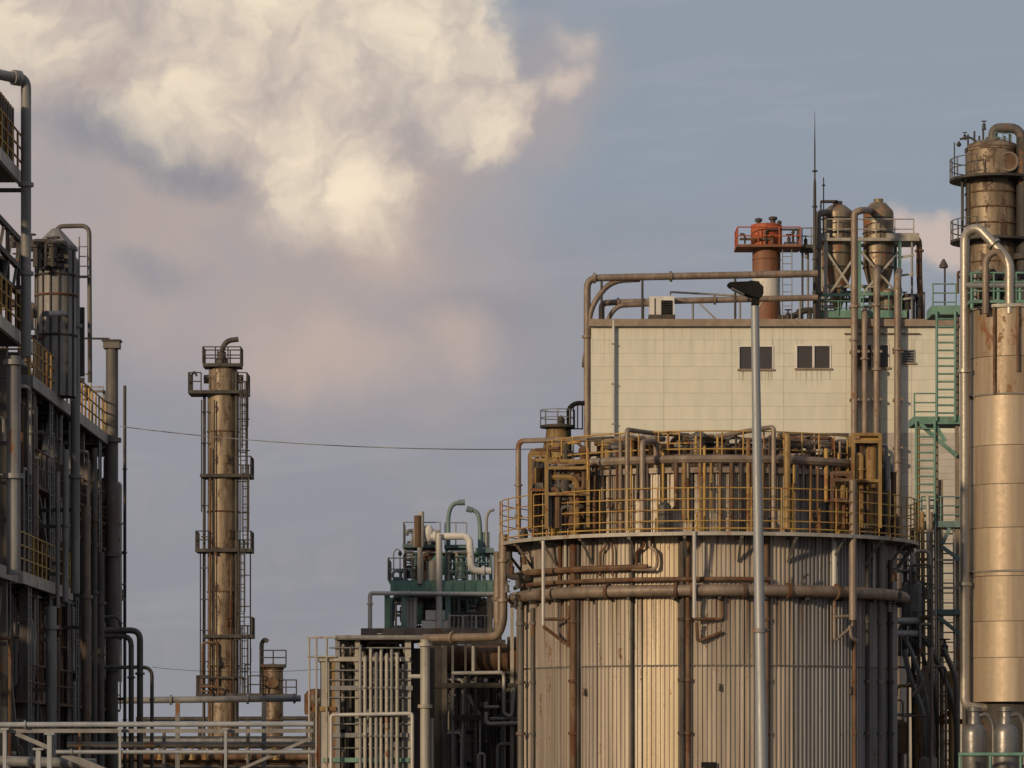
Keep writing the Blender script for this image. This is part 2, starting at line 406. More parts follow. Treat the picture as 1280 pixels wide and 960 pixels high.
# ------------------------------------------------------------------ cream building
D = 150.0; k = D/F
bx = [(p-640)*k for p in (739, 830, 915, 980, 1058, 1140, 1228)]
b = thing('plant_building', 'large cream panelled building with brown coping behind the round tank', 'building', ((bx[0]+bx[-1])/2, D+8, 0))
ztop = Zp(408, D); zmid = Zp(541, D)
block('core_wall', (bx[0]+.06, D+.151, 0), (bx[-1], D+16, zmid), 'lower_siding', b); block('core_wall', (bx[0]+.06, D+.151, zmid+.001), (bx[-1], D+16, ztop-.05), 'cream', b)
block('roof_slab', (bx[0]+.04, D+.14, ztop-.05), (bx[-1]+.02, D+16.05, ztop-.001), 'coping', b)
block('coping', (bx[0]-.08, D-.10, ztop), (bx[-1]+.08, D+.25, Zp(399, D)), 'coping', b)
block('coping', (bx[0]-.08, D+.25, ztop), (bx[0]+.25, D+16, Zp(399, D)), 'coping', b)
wins = [(924, 966, 433, 461, 1), (996, 1038, 432, 460, 1), (1070, 1111, 431, 459, 1), (1128, 1143, 438, 453, 0)]
holes = [((a-640)*k, (c-640)*k, Zp(f_, D), Zp(e, D)) for a, c, e, f_, _ in wins]
PM = {}
def panel(x0, x1, z0, z1, mat, name='wall_panel'):
    key = (round(x1-x0, 3), round(z1-z0, 3), mat)
    if key not in PM:
        w, h = x1-x0-.009, z1-z0-.005; t = .05; q = .003
        vs = [(-w/2, t, 0), (w/2, t, 0), (w/2, t, h), (-w/2, t, h), (-w/2, q, 0), (w/2, q, 0), (w/2, q, h), (-w/2, q, h),
              (-w/2+q, 0, q), (w/2-q, 0, q), (w/2-q, 0, h-q), (-w/2+q, 0, h-q)]
        fs = [(8, 9, 10, 11)] + [(4+i, 4+(i+1) % 4, 8+(i+1) % 4, 8+i) for i in range(4)] + [(i, (i+1) % 4, 4+(i+1) % 4, 4+i) for i in range(4)]
        PM[key] = mesh('panel', vs, fs, mat, 0)
    link(bpy.data.objects.new(name, PM[key]), b, Matrix.Translation((.5*(x0+x1), D+.1+random.uniform(-.002, .002), z0+.0035)))
def cut(x0, x1, z0, z1, mat):
    for hx0, hx1, hz0, hz1 in holes:
        if hx0 < x1-.01 and hx1 > x0+.01 and hz0 < z1-.01 and hz1 > z0+.01:
            for r in ((x0, min(hx0, x1), z0, z1), (max(hx1, x0), x1, z0, z1), (max(x0, hx0), min(x1, hx1), z0, hz0), (max(x0, hx0), min(x1, hx1), hz1, z1)):
                if r[1]-r[0] > .08 and r[3]-r[2] > .05: cut(*r, mat)
            return
    panel(x0, x1, z0, z1, mat)
rows = 8; ph = (ztop-zmid)/rows
for i in range(rows):
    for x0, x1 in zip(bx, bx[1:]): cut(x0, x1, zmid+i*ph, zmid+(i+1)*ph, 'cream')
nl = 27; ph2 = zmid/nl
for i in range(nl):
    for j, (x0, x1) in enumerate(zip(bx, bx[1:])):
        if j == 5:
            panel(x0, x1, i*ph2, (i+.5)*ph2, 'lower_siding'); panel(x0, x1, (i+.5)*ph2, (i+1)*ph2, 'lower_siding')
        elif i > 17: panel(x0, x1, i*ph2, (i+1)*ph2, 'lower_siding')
for (x0, x1, z0, z1), wdef in zip(holes, wins):
    y = D+.10
    w = obj('window', [(x0, y+.045, z0), (x1, y+.045, z0), (x1, y+.045, z1), (x0, y+.045, z1)], [(0, 1, 2, 3)], 'glass', b, 0)
    fm = 'white' if wdef[4] else 'grey'
    for xa in (x0-.04, x1-.02): block('frame', (xa, y-.03, z0-.04), (xa+.06, y+.05, z1+.04), fm, w)
    block('frame', (x0-.039, y-.028, z1-.01), (x1+.039, y+.05, z1+.038), fm, w)
    block('sill', (x0-.08, y-.08, z0-.07), (x1+.08, y+.045, z0+.0035), 'coping', w)
    if wdef[4]: block('mullion', ((x0+x1)/2-.045, y-.02, z0+.006), ((x0+x1)/2+.045, y+.04, z1-.011), 'white', w)
    else:
        for q in range(4): block('slat', (x0+.05, y-.02, z0+.06+q*.11), (x1-.03, y+.035, z0+.10+q*.11), 'grey', w)
rod('downpipe', (P(767, 400, D-.05)), (P(767, 940, D-.05)), .07, 'light', b)
for yy in (430, 480, 530): bar('pipe_clip', P(764.5, yy, D-.05), P(769.5, yy, D-.05), .05, .16, 'grey', b)
rod('conduit', P(1055, 417, D+.02), P(1150, 417, D+.02), .03, 'brown_pipe', b)

# pipes along the roof edge
dd = D+.35
t = thing('corner_pipe', 'brown pipe climbing the corner of the cream building and crossing above its roof', 'pipe', (P(735, 0, dd).x, dd, 0))
pipe('pipe_run', [P(734, 956, dd), P(734, 348, dd), P(760, 347, dd), P(1022, 342, dd)], .15, 'brown_pipe', t, br=.5, flanges=((0, .88), (0, .55), (1, .35), (2, .3)))
pipe('branch', [P(735, 418, dd-.02), P(738, 385, dd-.02), P(762, 351, dd+.1), P(800, 349, dd+.1)], .12, 'brown_pipe', t, br=1.0)
for px in (752, 803, 919): rod('support', P(px, 406, dd), P(px, 347, dd), .05, 'dark', t)
dd2 = D+1.2
t = thing('return_pipe', 'lower brown pipe running along the cream roof beside the air conditioner', 'pipe', (P(753, 0, dd2).x, dd2, ztop))
pipe('pipe_run', [P(752, 408, dd2), P(752, 379, dd2), P(765, 378, dd2), P(1022, 372, dd2)], .13, 'brown_pipe', t, br=.3, flanges=((2, .03), (2, .15), (2, .5)))
pipe('branch', [P(760, 408, dd2-.3), P(761, 396, dd2-.3), P(772, 382, dd2-.3), P(815, 380, dd2-.1)], .10, 'brown_pipe', t, br=.6)
for px in (804, 866, 925, 1000): rod('support', P(px, 408, dd2), P(px, 376, dd2), .045, 'grey', t)
for p in (860, 700+235): rod('brace', P(p+42 if p < 900 else p, 406, dd2), P(p+12 if p < 900 else p+18, 377, dd2), .035, 'pale', t)
rod('upper_conduit', P(838, 365, dd2+.4), P(930, 370, dd2+.4), .045, 'pale', t); rod('support', P(838, 408, dd2+.4), P(838, 365, dd2+.4), .03, 'pale', t)

a = thing('air_conditioner', 'small pale air conditioner with dark fan grille on the cream roof', 'air conditioner', P(827, 406, D+.6))
block('base', P(811, 408, D+.4), P(843, 396, D+1.2), 'dark', a)
c0, c1 = P(812, 396, D+.45), P(842, 373, D+1.15)
block('cabinet', c0, c1, 'white', a)
g = block('grille', P(826.5, 393, D+.42), P(840.5, 375.5, D+.45), 'black', a)
for q in range(5): rod('grille_wire', P(826.5, 378+q*3, D+.41), P(840.5, 378+q*3, D+.41), .012, 'dark', g)
block('side_trim', P(818, 396, D+.43), P(819.5, 373, D+.45), 'dark', a)

# red stack
D3 = 156.0; k3 = D3/F
def zz(y): return Zp(y, D3)
sx = (958-640)*k3; zr = ztop
t = thing('red_stack', 'short round stack with orange top, brown middle and white foot on the cream roof', 'stack', (sx, D3, zr))
lathe('foot', [(0, zr), (.95, zr), (.95, zr+.35), (.66, zr+.6), (.6, zz(378)), (.6, zz(377))], (sx, D3), 'stack_brown', t)
lathe('white_section', [(.60, zz(377)), (.60, zz(345))], (sx, D3), 'white', t)
lathe('brown_section', [(.61, zz(345)), (.62, zz(343)), (.61, zz(340)), (.61, zz(326)), (.64, zz(325)), (.61, zz(324)), (.61, zz(310))], (sx, D3), 'stack_brown', t)
lathe('orange_section', [(.68, zz(311)), (.68, zz(282)), (.62, zz(281)), (0, zz(280.5))], (sx, D3), 'orange', t)
for px, r, top in ((948, .16, 273), (966, .19, 271), (974, .1, 276)):
    x = (px-640)*k3; lathe('cap', [(r*.6, zz(281)), (r*.6, zz(top+5)), (r, zz(top+4)), (r, zz(top+1)), (r*.4, zz(top)), (0, zz(top))], (x, D3-.1), 'dark', t, n=12)
pl = block('platform', (sx-1.35, D3-.9, zz(312)), (sx+1.45, D3+.9, zz(309)), 'stack_brown', t)
railing([(sx-1.3, D3+.85, zz(309)), (sx-1.3, D3-.85, zz(309)), (sx+1.4, D3-.85, zz(309)), (sx+1.4, D3+.85, zz(309))], .75, 'orange', pl, r=.03, gap=.9)
g2 = block('side_platform', (sx+1.46, D3-.6, zz(312)), (sx+1.46+.9, D3+.6, zz(308)), 'dark', t)
railing([(sx+1.5, D3-.55, zz(308)), (sx+2.3, D3-.55, zz(308)), (sx+2.3, D3+.55, zz(308))], .72, 'grey', g2, r=.03, gap=.4)
for px in (1003, 1010): rod('support', P(px, 408, D3), P(px, 311, D3), .05, 'grey', t)
valve(P(1007, 302, D3), .16, 'dark', t, 'vent_head'); valve(P(1008, 318, D3-.1), .15, 'grey', t, 'vent_head')
rod('tie_bar', P(1000, 315, D3), P(1016, 315, D3), .05, 'grey', t)
ladder(P(984, 400, D3-.65), P(984, 312, D3-.65), .4, 'grey', t)
pipe('duct', [P(972, 398, D3-.5), P(990, 397, D3-.5), P(1004, 388, D3-.5), P(1016, 388, D3-.5)], .14, 'dark', t)
for px in (985, 1000, 1012): valve(P(px, 396, D3-1.2), .2, 'dark', t)

clutter(t, (sx-1.2, D3-.8, zz(308)), (sx+1.35, D3-.7, zz(290)), 7, 91, ('dark', 'grey', 'rusty'), .03, .06)
# silos in their frame
D4 = 153.0; k4 = D4/F
def z4(y): return Zp(y, D4)
gsil = None
for px, lab, yy in ((1047, 'bulbous tan silo nearer the red stack, in the roof steel frame', 252), (1098, 'bulbous tan silo farther from the red stack, in the roof steel frame', 249)):
    x = (px-640)*k4; R = 19*k4
    s = thing('hopper_silo', lab, 'silo', (x, D4, z4(400)), 'silos on the roof')
    lathe('body', [(R, z4(335)), (R*1.0, z4(300)), (R*1.0, z4(267)), (R*.96, z4(264)), (R*.5, z4(yy+5)), (R*.3, z4(yy+4)), (R*.33, z4(yy)), (0, z4(yy-.5))], (x, D4), 'silo', s)
    lathe('cone', [(R*1.001, z4(335)), (R*.28, z4(385)), (R*.28, z4(398)), (0, z4(398))], (x, D4), 'silo', s)
    for y2 in (274, 292, 318, 335): torus('hoop', (x, D4), R*1.005, z4(y2), .035, 'dark', s, n=32, m=6)
    lathe('outlet', [(R*.45, z4(392)), (R*.45, z4(402)), (R*.3, z4(408))], (x, D4), 'brown_pipe', s, n=14)
fr = thing('silo_frame', 'green-grey braced steel frame holding the two silos on the roof', 'steel frame', P(1075, 406, D4))
xs = [1030, 1072, 1122]
for px in xs:
    for dy in (-.85, .9): bar('column', P(px, 408, D4)+Vector((0, dy, 0)), P(px, 300, D4)+Vector((0, dy, 0)), .13, .13, 'pale' if px == 1030 else 'green', fr)
for dy in (-.85, .9):
    bar('beam', P(1024, 303, D4)+Vector((0, dy, 0)), P(1143, 303, D4)+Vector((0, dy, 0)), .13, .22, 'pale', fr)
    bar('beam', P(1024, 372, D4)+Vector((0, dy, 0)), P(1124, 370, D4)+Vector((0, dy, 0)), .12, .15, 'green', fr)
    for a_, c_ in (((1031, 318), (1070, 376)), ((1070, 318), (1031, 376)), ((1074, 318), (1121, 372)), ((1121, 318), (1074, 372))):
        bar('brace', P(*a_, D4)+Vector((0, dy, 0)), P(*c_, D4)+Vector((0, dy+.07, 0)), .09, .05, 'pale', fr)
for px in (1031, 1071, 1121): bar('cross_beam', P(px, 303, D4-.8), P(px, 303, D4+.8), .12, .12, 'pale', fr)
deck = block('deck', P(1108, 301, D4-.95), P(1143, 299, D4+.9), 'pale', fr)
block('deck', P(1024, 301, D4-.95), P(1032, 299, D4+.9), 'pale', fr)
railing([P(1024, 299, D4-.92), P(1142, 299, D4-.92), P(1142, 299, D4+.85)], .85, 'pale', deck, r=.028, gap=.8)
block('lower_deck', P(1024, 397, D4-.9), P(1128, 394, D4+.9), 'green', fr)
railing([P(1079, 394, D4-.9), P(1127, 394, D4-.9)], .85, 'green', fr, r=.025, gap=.5)
railing([P(1028, 394, D4-.95), P(1068, 394, D4-.95)], .6, 'green', fr, r=.025, gap=.6)
clutter(fr, P(1028, 394, D4-.6), P(1124, 362, D4+.7), 26, 3, ('green', 'dark', 'grey', 'brown_pipe', 'pale'), .03, .08)
for px, y2 in ((1130, 322), (1133, 345), (1128, 375)):
    bar('bracket', P(1122, y2, D4-.8), P(1143, y2-3, D4-.8), .09, .09, 'pale', fr)
rod('post', P(1140, 408, D4-.8), P(1140, 300, D4-.8), .05, 'grey', fr); rod('post', P(1155, 408, D4-.6), P(1155, 365, D4-.6), .05, 'grey', fr)
clutter(fr, P(1126, 408, D4-.7), P(1146, 372, D4+.3), 10, 5, ('dark', 'mid'), .04, .09)

dm = D-.25
def tallpipe(px, pts, r, label, mat='brown_pipe', fl=((0, .4),), d=dm, brk=(440, 500, 560)):
    t = thing('process_pipe', label, 'pipe', (P(px, 0, d).x, d, 0), 'tall pipes on the cream wall')
    pipe('pipe_run', [P(a, c, e) for a, c, e in pts], r, mat, t, flanges=fl)
    for y_ in brk: block('bracket', P(px, y_, d)+Vector((-r*1.2, -r*.6, -.03)), P(px, y_, D+.12)+Vector((r*1.2, 0, .03)), 'brown_pipe', t)
    return t
tallpipe(1068, [(1068, 956, dm), (1068, 266, dm), (1076, 263, dm), (1088, 263, D4-.5)], .15, 'tallest brown pipe on the cream wall, rising in front of the gap between the silos', fl=((0, .2), (0, .77), (0, .83)))
tallpipe(1081, [(1081, 956, dm), (1081, 392, dm), (1081, 388, D4-.9)], .13, 'brown pipe on the cream wall just right of the tallest one', fl=((0, .9),))
tallpipe(1096, [(1096, 956, dm), (1096, 338, dm), (1097, 334, D4-.2)], .15, 'brown pipe on the cream wall under the farther silo', fl=((0, .8), (0, .93)))
tallpipe(1122, [(1122, 956, dm), (1122, 345, dm), (1124, 339, D4-.8)], .15, 'brown pipe on the cream wall next to the small vent', fl=((0, .62), (0, .85)))
t = thing('exhaust_pipe', 'dark brown pipe looping down outside the right end of the silo frame', 'pipe', P(1150, 408, D4-.2))
pipe('pipe_run', [P(1122, 296, D4-.3), P(1149, 296, D4-.3), P(1149, 340, D4-.3), P(1152, 408, D4-.3)], .13, 'rusty', t, br=.35, flanges=((1, .4),))
t = thing('vent_riser', 'thick brown riser pipe standing beside the mast at the left of the silos', 'pipe', P(1022, 408, D4-1.1))
pipe('pipe_run', [P(1022, 408, D4-1.1), P(1022, 268, D4-1.1), P(1028, 266, D4-.9), P(1036, 266, D4-.4)], .15, 'mid', t, br=.3, flanges=((0, .3), (0, .7)))
pipe('top_arm', [P(1026, 252, D4-.3), P(1047, 252, D4-.2)], .07, 'dark', t); rod('arm_stay', P(1026, 266, D4-.8), P(1026, 252, D4-.3), .04, 'dark', t)
t = thing('antenna_mast', 'very tall thin mast with lightning rod beside the silos', 'mast', P(1018.5, 408, D4-1.5))
x, y = P(1018.5, 0, D4-1.5).x, D4-1.5
lathe('pole', [(.09, ztop), (.08, z4(300)), (.06, z4(235)), (.035, z4(230)), (.03, z4(190)), (.015, z4(165)), (.008, z4(147)), (0, z4(147))], (x, y), 'dark', t, n=10)
lathe('base_plate', [(0, ztop-.02), (.25, ztop-.02), (.25, ztop+.05), (0, ztop+.05)], (x, y), 'dark', t, n=10)
for y_ in (221, 265, 330): torus('collar', (x, y), .09, z4(y_), .035, 'dark', t, n=10, m=5)
t = thing('lightning_rod', 'short thin lightning rod next to the tall mast', 'rod', P(1030, 300, D4-.9))
rod('spike', P(1029.5, 299, D4-.93), P(1029.5, 222, D4-.93), .025, 'dark', t); torus('collar', (P(1029.5, 0, D4-.93).x, D4-.93), .05, z4(236), .03, 'dark', t, n=10, m=5)

# ------------------------------------------------------------------ the big round tank
TD = 100.0; TX = (885-640)*TD/F; TC = (TX, TD); TR = 5.2; UR = 4.85
def th(px, R):
    lo_, hi_ = -pi/2, pi/2
    for _ in range(40):
        m = (lo_+hi_)/2
        if 640+F*(TX+R*sin(m))/(TD-R*cos(m)) < px: lo_ = m
        else: hi_ = m
    return lo_
def TP(px, py, R):
    a = th(px, R); x, y = TX+R*sin(a), TD-R*cos(a)
    return Vector((x, y, Zp(py, y)))
def TS(a, R, z): return Vector((TX+R*sin(a), TD-R*cos(a), z))
tank = thing('storage_tank', 'huge round corrugated tank streaked tan and rust with a railed walkway', 'storage tank', (TX, TD, 0))
z_seam, z_ring, z_walk, z_top = 3.98, 5.95, 7.42, 9.1
def corr(R, span, z0, z1, ribs, mat, depth=.035):
    vs, fs = [], []; prof = [(0, 0), (.45, 0), (.58, 1), (.87, 1)]
    pts = [((i+f_)/ribs*span, e) for i in range(ribs) for f_, e in prof] + [(span, 0)]
    for a, e in pts:
        for z in (z0, z1): vs.append(((R+e*depth)*sin(a), -(R+e*depth)*cos(a), z))
    k = len(pts)
    for i in range(k-1): fs.append((2*i, 2*i+2, 2*i+3, 2*i+1))
    return mesh('cladding', vs, fs, mat, 20)
lathe('inner_shell', [(TR-.06, 0), (TR-.06, z_walk), (UR-.06, z_walk), (UR-.06, z_top-.05)], TC, 'mid', tank, n=72)
NP = 24; sp = 2*pi/NP
tiers = [(0, z_seam-.012, TR), (z_seam+.012, z_ring+.1, TR+.004), (z_ring+.1, z_walk, TR-.01)]
sheets = {m_: [corr(R, sp*.985, a, c, 11, m_) for a, c, R in tiers] for m_ in ('clad', 'clad_gold', 'clad_dull', 'clad_grey_shaded')}
for i in range(NP):
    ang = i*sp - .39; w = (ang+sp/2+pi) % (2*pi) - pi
    m_ = 'clad_gold' if abs(w+.26) < .1 else 'clad_grey_shaded' if .4 < w < 2.6 else 'clad_dull' if w < -.62 else 'clad'  # right-hand panels take the grey with shade painted into it
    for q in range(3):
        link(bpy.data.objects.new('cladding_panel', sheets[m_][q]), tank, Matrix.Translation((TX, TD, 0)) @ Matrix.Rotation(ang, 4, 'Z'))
NU = 24; su = 2*pi/NU
mu = corr(UR, su*.97, z_walk+.05, z_top, 8, 'clad'); mu2 = corr(UR, su*.97, z_walk+.05, z_top, 8, 'clad_grey_shaded')
for i in range(NU):
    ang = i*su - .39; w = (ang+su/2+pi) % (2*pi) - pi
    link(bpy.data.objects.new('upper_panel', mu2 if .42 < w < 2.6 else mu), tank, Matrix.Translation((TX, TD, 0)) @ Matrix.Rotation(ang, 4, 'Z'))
lathe('roof', [(UR+.12, z_top-.02), (UR+.12, z_top+.12), (UR-.1, z_top+.16), (1.0, z_top+.55), (0, z_top+.6)], TC, 'brown_pipe', tank, n=64, smooth=30)
lathe('seam_strip', [(TR+.045, z_seam-.02), (TR+.05, z_seam), (TR+.045, z_seam+.02)], TC, 'mid', tank, n=96)
# girder pipe and its smaller companions
torus('ring_main', TC, TR+.22, z_ring, .16, 'brown_pipe', tank, n=110, m=10)
torus('ring_pipe', TC, TR+.16, z_ring+.30, .06, 'rusty', tank, th(630, TR+.4), th(960, TR), n=60)
torus('ring_pipe', TC, TR+.17, z_ring+.62, .085, 'rusty', tank, th(640, TR), th(812, TR), n=40)
for i in range(28):
    a = i*2*pi/28; p = TS(a, TR, z_ring-.2); bar('ring_bracket', p, TS(a, TR+.3, z_ring-.2), .08, .08, 'dark', tank)
for px in (682, 760, 845, 865, 930, 985, 1045):
    a = th(px, TR+.22); rod('ring_flange', TS(a-.008, TR+.22, z_ring), TS(a+.008, TR+.22, z_ring), .215, 'rusty', tank)
# walkway
wk = lathe('walkway', [(TR-.05, z_walk), (TR-.05, z_walk+.05), (5.82, z_walk+.05), (5.82, z_walk-.045), (5.79, z_walk-.045), (5.79, z_walk)], TC, 'pale', tank, n=110, smooth=30)
arc_rail(TC, 5.78, z_walk+.05, 0, 2*pi, 1.15, 'yellow', wk, n=44, r=.018, mids=3)
torus('kick_rail', TC, 5.78, z_walk+.14, .02, 'yellow', wk, n=96, m=6)
for i in range(24):
    a = i*2*pi/24+.1; p, q = TS(a, TR+.02, z_walk-.7), TS(a, 5.72, z_walk-.06)
    bk = bar('walkway_bracket', p, q, .07, .07, 'mid', tank)
    bar('bracket_arm', TS(a, TR, z_walk-.07), TS(a, 5.76, z_walk-.07), .08, .1, 'mid', bk)
# vertical pipes and rust-dark joints on the shell
for px, r, y0, y1, mat, off in ((717, .10, 668, 968, 'rusty', .06), (723, .05, 668, 968, 'dark', .05), (790, .05, 668, 968, 'dark', .05), (853, .085, 668, 968, 'dark', .08), (860, .07, 590, 968, 'rusty', .08),
                                (880, .04, 675, 735, 'pale', .05), (958, .075, 668, 968, 'rusty', .06), (1043, .075, 668, 738, 'light', .14), (1066, .10, 600, 775, 'brown_pipe', .52), (1068, .055, 800, 968, 'rusty', .1),
                                (1084, .06, 668, 968, 'dark', .06), (1100, .07, 668, 968, 'mid', .08), (666, .06, 760, 968, 'mid', .1), (651, .09, 752, 968, 'mid', .25), (700, .045, 668, 735, 'rusty', .08), (707, .05, 668, 735, 'pale', .08), (1113, .07, 700, 968, 'dark', .12), (1092, .04, 668, 738, 'pale', .08)):
    a = th(px, TR+off); p = TS(a, TR+off, 0); yd = p.y
    z0, z1 = max(0, Zp(y1, yd)), min(Zp(y0, yd), z_walk-.01 if off < .5 else 99)
    vp = rod('vertical_pipe', (p.x, p.y, z0), (p.x, p.y, z1), r, mat, tank)
    for zc in (2.2, 3.6, 5.2):
        if z0 < zc < z1 and r > .05: rod('clamp', (p.x, p.y, zc-.04), (p.x, p.y, zc+.04), r*1.5, mat, vp)
# thin light pipe in front of the walkway at the left
def tpipe(name, pts, r, mat, br=None, fl=()): return pipe(name, [TP(*p) for p in pts], r, mat, tank, br, fl, n=8)
tpipe('drain_pipe', [(679, 676, 5.86), (679, 781, 5.86)], .045, 'light'); tpipe('drain_pipe', [(868, 664, 5.86), (868, 772, 5.5)], .05, 'light')
for A in ([(679, 774, 5.86), (711, 774, 5.3), (711, 757, 5.3)], [(679, 783, 5.86), (712, 808, 5.3)], [(711, 774, 5.3), (711, 806, 5.3)],
          [(868, 774, 5.5), (903, 774, 5.3), (903, 745, 5.3)], [(871, 778, 5.5), (872, 802, 5.4), (903, 790, 5.3)],
          [(1043, 738, 5.36), (1043, 802, 5.4), (1066, 782, 5.5), (1066, 770, 5.6)], [(1043, 771, 5.4), (1066, 770, 5.6)], [(1062, 782, 5.5), (1064, 797, 5.5), (1071, 801, 5.5)]):
    tpipe('stub_bracket', A, .045, 'rusty' if A[0][0] < 1000 else 'brown_pipe', br=.1)
tpipe('loop_pipe', [(750, 720, 5.35), (750, 690, 5.35), (757, 684, 5.35), (757, 668, 5.35)], .035, 'rusty', .08); tpipe('loop_pipe', [(766, 720, 5.35), (766, 688, 5.35), (762, 668, 5.35)], .03, 'rusty', .08)
tpipe('loop_pipe', [(790, 712, 5.4), (820, 712, 5.4), (822, 700, 5.4), (820, 688, 5.4), (812, 684, 5.4), (812, 640, 5.4)], .045, 'brown_pipe', .15)
tpipe('loop_pipe', [(796, 708, 5.35), (796, 688, 5.35), (805, 684, 5.35), (805, 640, 5.35)], .035, 'rusty', .1)
tpipe('valve_pipe', [(1003, 740, 5.45), (1003, 722, 5.45), (1010, 718, 5.45)], .03, 'dark'); valve(TP(990, 727, 5.45), .07, 'dark', tank)
for px, py in ((731, 866), (900, 860), (1063, 864)):
    a = th(px, TR+.08); p = TS(a, TR+.08, 0); valve((p.x, p.y, Zp(py, p.y)), .07, 'dark', tank, 'sample_tap')
bx_ = TP(886, 955, TR+.1); block('name_plate', (bx_.x-.2, bx_.y-.03, bx_.z-.1), (bx_.x+.2, bx_.y, bx_.z+.05), 'black', tank)
# manifold of valves at the left shoulder
for i, (px, py, s) in enumerate(((640, 712, .13), (648, 728, .16), (634, 735, .12), (655, 700, .12), (645, 752, .12), (661, 741, .1), (1118, 720, .13), (1125, 745, .12), (1112, 760, .1))):
    valve(TP(max(min(px, 1116), 652), py, TR+.35) + Vector(((px-652)*.022 if px < 652 else (px-1116)*.022 if px > 1116 else 0, 0, 0)), s, ('rusty', 'dark', 'mid')[i % 3], tank)
pipe('side_pipe', [P(629, 668, 99), P(629, 778, 99), P(622, 796, 99.2), P(530, 798, 101)], .12, 'brown_pipe', tank, br=.3, flanges=((0, .3), (0, .75), (2, .6)))
pipe('side_pipe', [P(636, 690, 99), P(636, 720, 99), TP(660, 722, TR+.2)], .10, 'dark', tank, br=.2)
# roof furniture: railing, header and pipe loops
arc_rail(TC, UR-.15, z_top+.15, -1.3, 1.35, .95, 'yellow', tank, n=22, r=.022, mids=1)
torus('roof_header', TC, UR+.12, z_top+.33, .12, 'brown_pipe', tank, -1.35, 1.4, n=60)
for i in range(11):
    a = -1.2+i*.24; rod('header_stand', TS(a, UR+.1, z_top+.05), TS(a, UR+.12, z_top+.33), .05, 'dark', tank)
R9 = random.Random(4)
for i in range(62):   # drop pipes from the header down the upper drum
    a = -1.3+i*.0425+R9.uniform(-.02, .02); r = R9.choice((.03, .04, .06))
    zb = z_walk+.06 if R9.random() < .7 else z_walk+R9.uniform(.4, 1.0)
    dp = rod('drop_pipe', TS(a, UR+.13, zb), TS(a, UR+.13, z_top+(.3 if R9.random() < .6 else R9.uniform(.4, 1.0))), r, R9.choice(('rusty', 'rusty', 'dark', 'brown_pipe', 'ochre', 'yellow')), tank)
    if R9.random() < .5: p = TS(a, UR+.17, z_walk+R9.uniform(.3, 1.4)); valve(p, R9.uniform(.06, .12), R9.choice(('dark', 'rusty', 'ochre')), tank)
for i in range(56):
    a = R9.uniform(-1.3, 1.3); rr = R9.uniform(2.6, 4.6); p = TS(a, rr, z_top+.15+(UR-rr)*.1)
    if R9.random() < .5: valve((p.x, p.y, p.z+.25), R9.uniform(.07, .18), R9.choice(('dark', 'rusty', 'dark', 'mid', 'ochre')), tank, 'roof_valve')
    else:
        h, q = R9.uniform(.35, .8), R9.uniform(.1, .28)
        lathe('nozzle', [(q, p.z-.1), (q, p.z+h), (q*1.35, p.z+h), (q*1.35, p.z+h+.08), (q*.6, p.z+h+.16), (0, p.z+h+.17)], (p.x, p.y), R9.choice(('ochre', 'rusty', 'mid', 'grey')), tank, n=14)
for i in range(20):
    a = -1.15+i*.12; p = TS(a, R9.uniform(3.3, 4.0), z_top+.1); q = p+Vector((R9.uniform(.6, 1.8), R9.uniform(-.2, .6), 0)); h = R9.uniform(.35, .95)
    pipe('roof_pipe', [p, p+Vector((0, 0, h)), q+Vector((0, 0, h)), q], R9.uniform(.035, .08), R9.choice(('dark', 'brown_pipe', 'rusty', 'grey')), tank, n=7)
dR = 96.2
def rp(name, pts, r, mat, br=.12, fl=()): return pipe(name, [P(a, c, dR if len(e) == 0 else e[0]) for a, c, *e in pts], r, mat, tank, br, fl, n=8)
rp('loop_riser', [(648, 662, 99), (648, 551, 99), (740, 549, 98), (830, 549, 96)], .075, 'brown_pipe', .2, ((0, .5), (0, .15)))
rp('loop_riser', [(662, 662, 98.5), (662, 563, 98.5), (700, 560, 98)], .05, 'rusty', .2)
rp('loop_riser', [(784, 661, 94.8), (784, 537, 94.8), (812, 541, 95.6), (860, 544, 96.5)], .065, 'brown_pipe', .06)
rp('loop_riser', [(803, 661, 94.7), (803, 552, 94.7), (820, 552, 95.4), (820, 590, 95.4)], .075, 'brown_pipe', .12)
rp('loop_riser', [(967, 660, 94.9), (967, 534, 94.9), (950, 536, 95.2), (895, 546, 96)], .065, 'brown_pipe', .1)
rp('loop_riser', [(984, 660, 95), (984, 545, 95), (975, 545, 95.4)], .09, 'ochre', .08)
rp('roof_beam', [(960, 554, 96), (1052, 554, 97)], .075, 'brown_pipe'); rp('roof_beam', [(985, 543, 96), (1060, 543, 97.5)], .04, 'brown_pipe'); rp('roof_beam', [(985, 572, 96), (1052, 573, 97)], .035, 'ochre')
for px, y_ in ((1018, 543), (1050, 552), (998, 554)): rod('stand', P(px, 600, 96.6), P(px, y_, 96.6), .04, 'brown_pipe', tank)
rp('roof_beam', [(716, 549, 98), (736, 565, 98)], .04, 'ochre')
for px, y0, y1 in ((870, 545, 600), (835, 540, 595), (897, 545, 600), (735, 560, 600)): rod('stand', P(px, y1, 95.6), P(px, y0, 95.6), .035, 'yellow', tank)
for i in range(16):   # stub posts and small drums standing on the walkway
    a = -1.35+i*.175+R9.uniform(-.05, .05); p = TS(a, 5.3, z_walk+.05); h = R9.uniform(.4, 1.5)
    if i % 3: rod('walkway_post', p, p+Vector((0, 0, h)), R9.uniform(.025, .05), R9.choice(('yellow', 'rusty', 'ochre')), tank)
    else:
        q = R9.uniform(.1, .18); lathe('walkway_drum', [(q*.8, p.z), (q, p.z+.05), (q, p.z+h*.5), (q*.5, p.z+h*.5+.1), (0, p.z+h*.5+.12)], (p.x, p.y), R9.choice(('rusty', 'dark', 'ochre', 'mid')), tank, n=12)
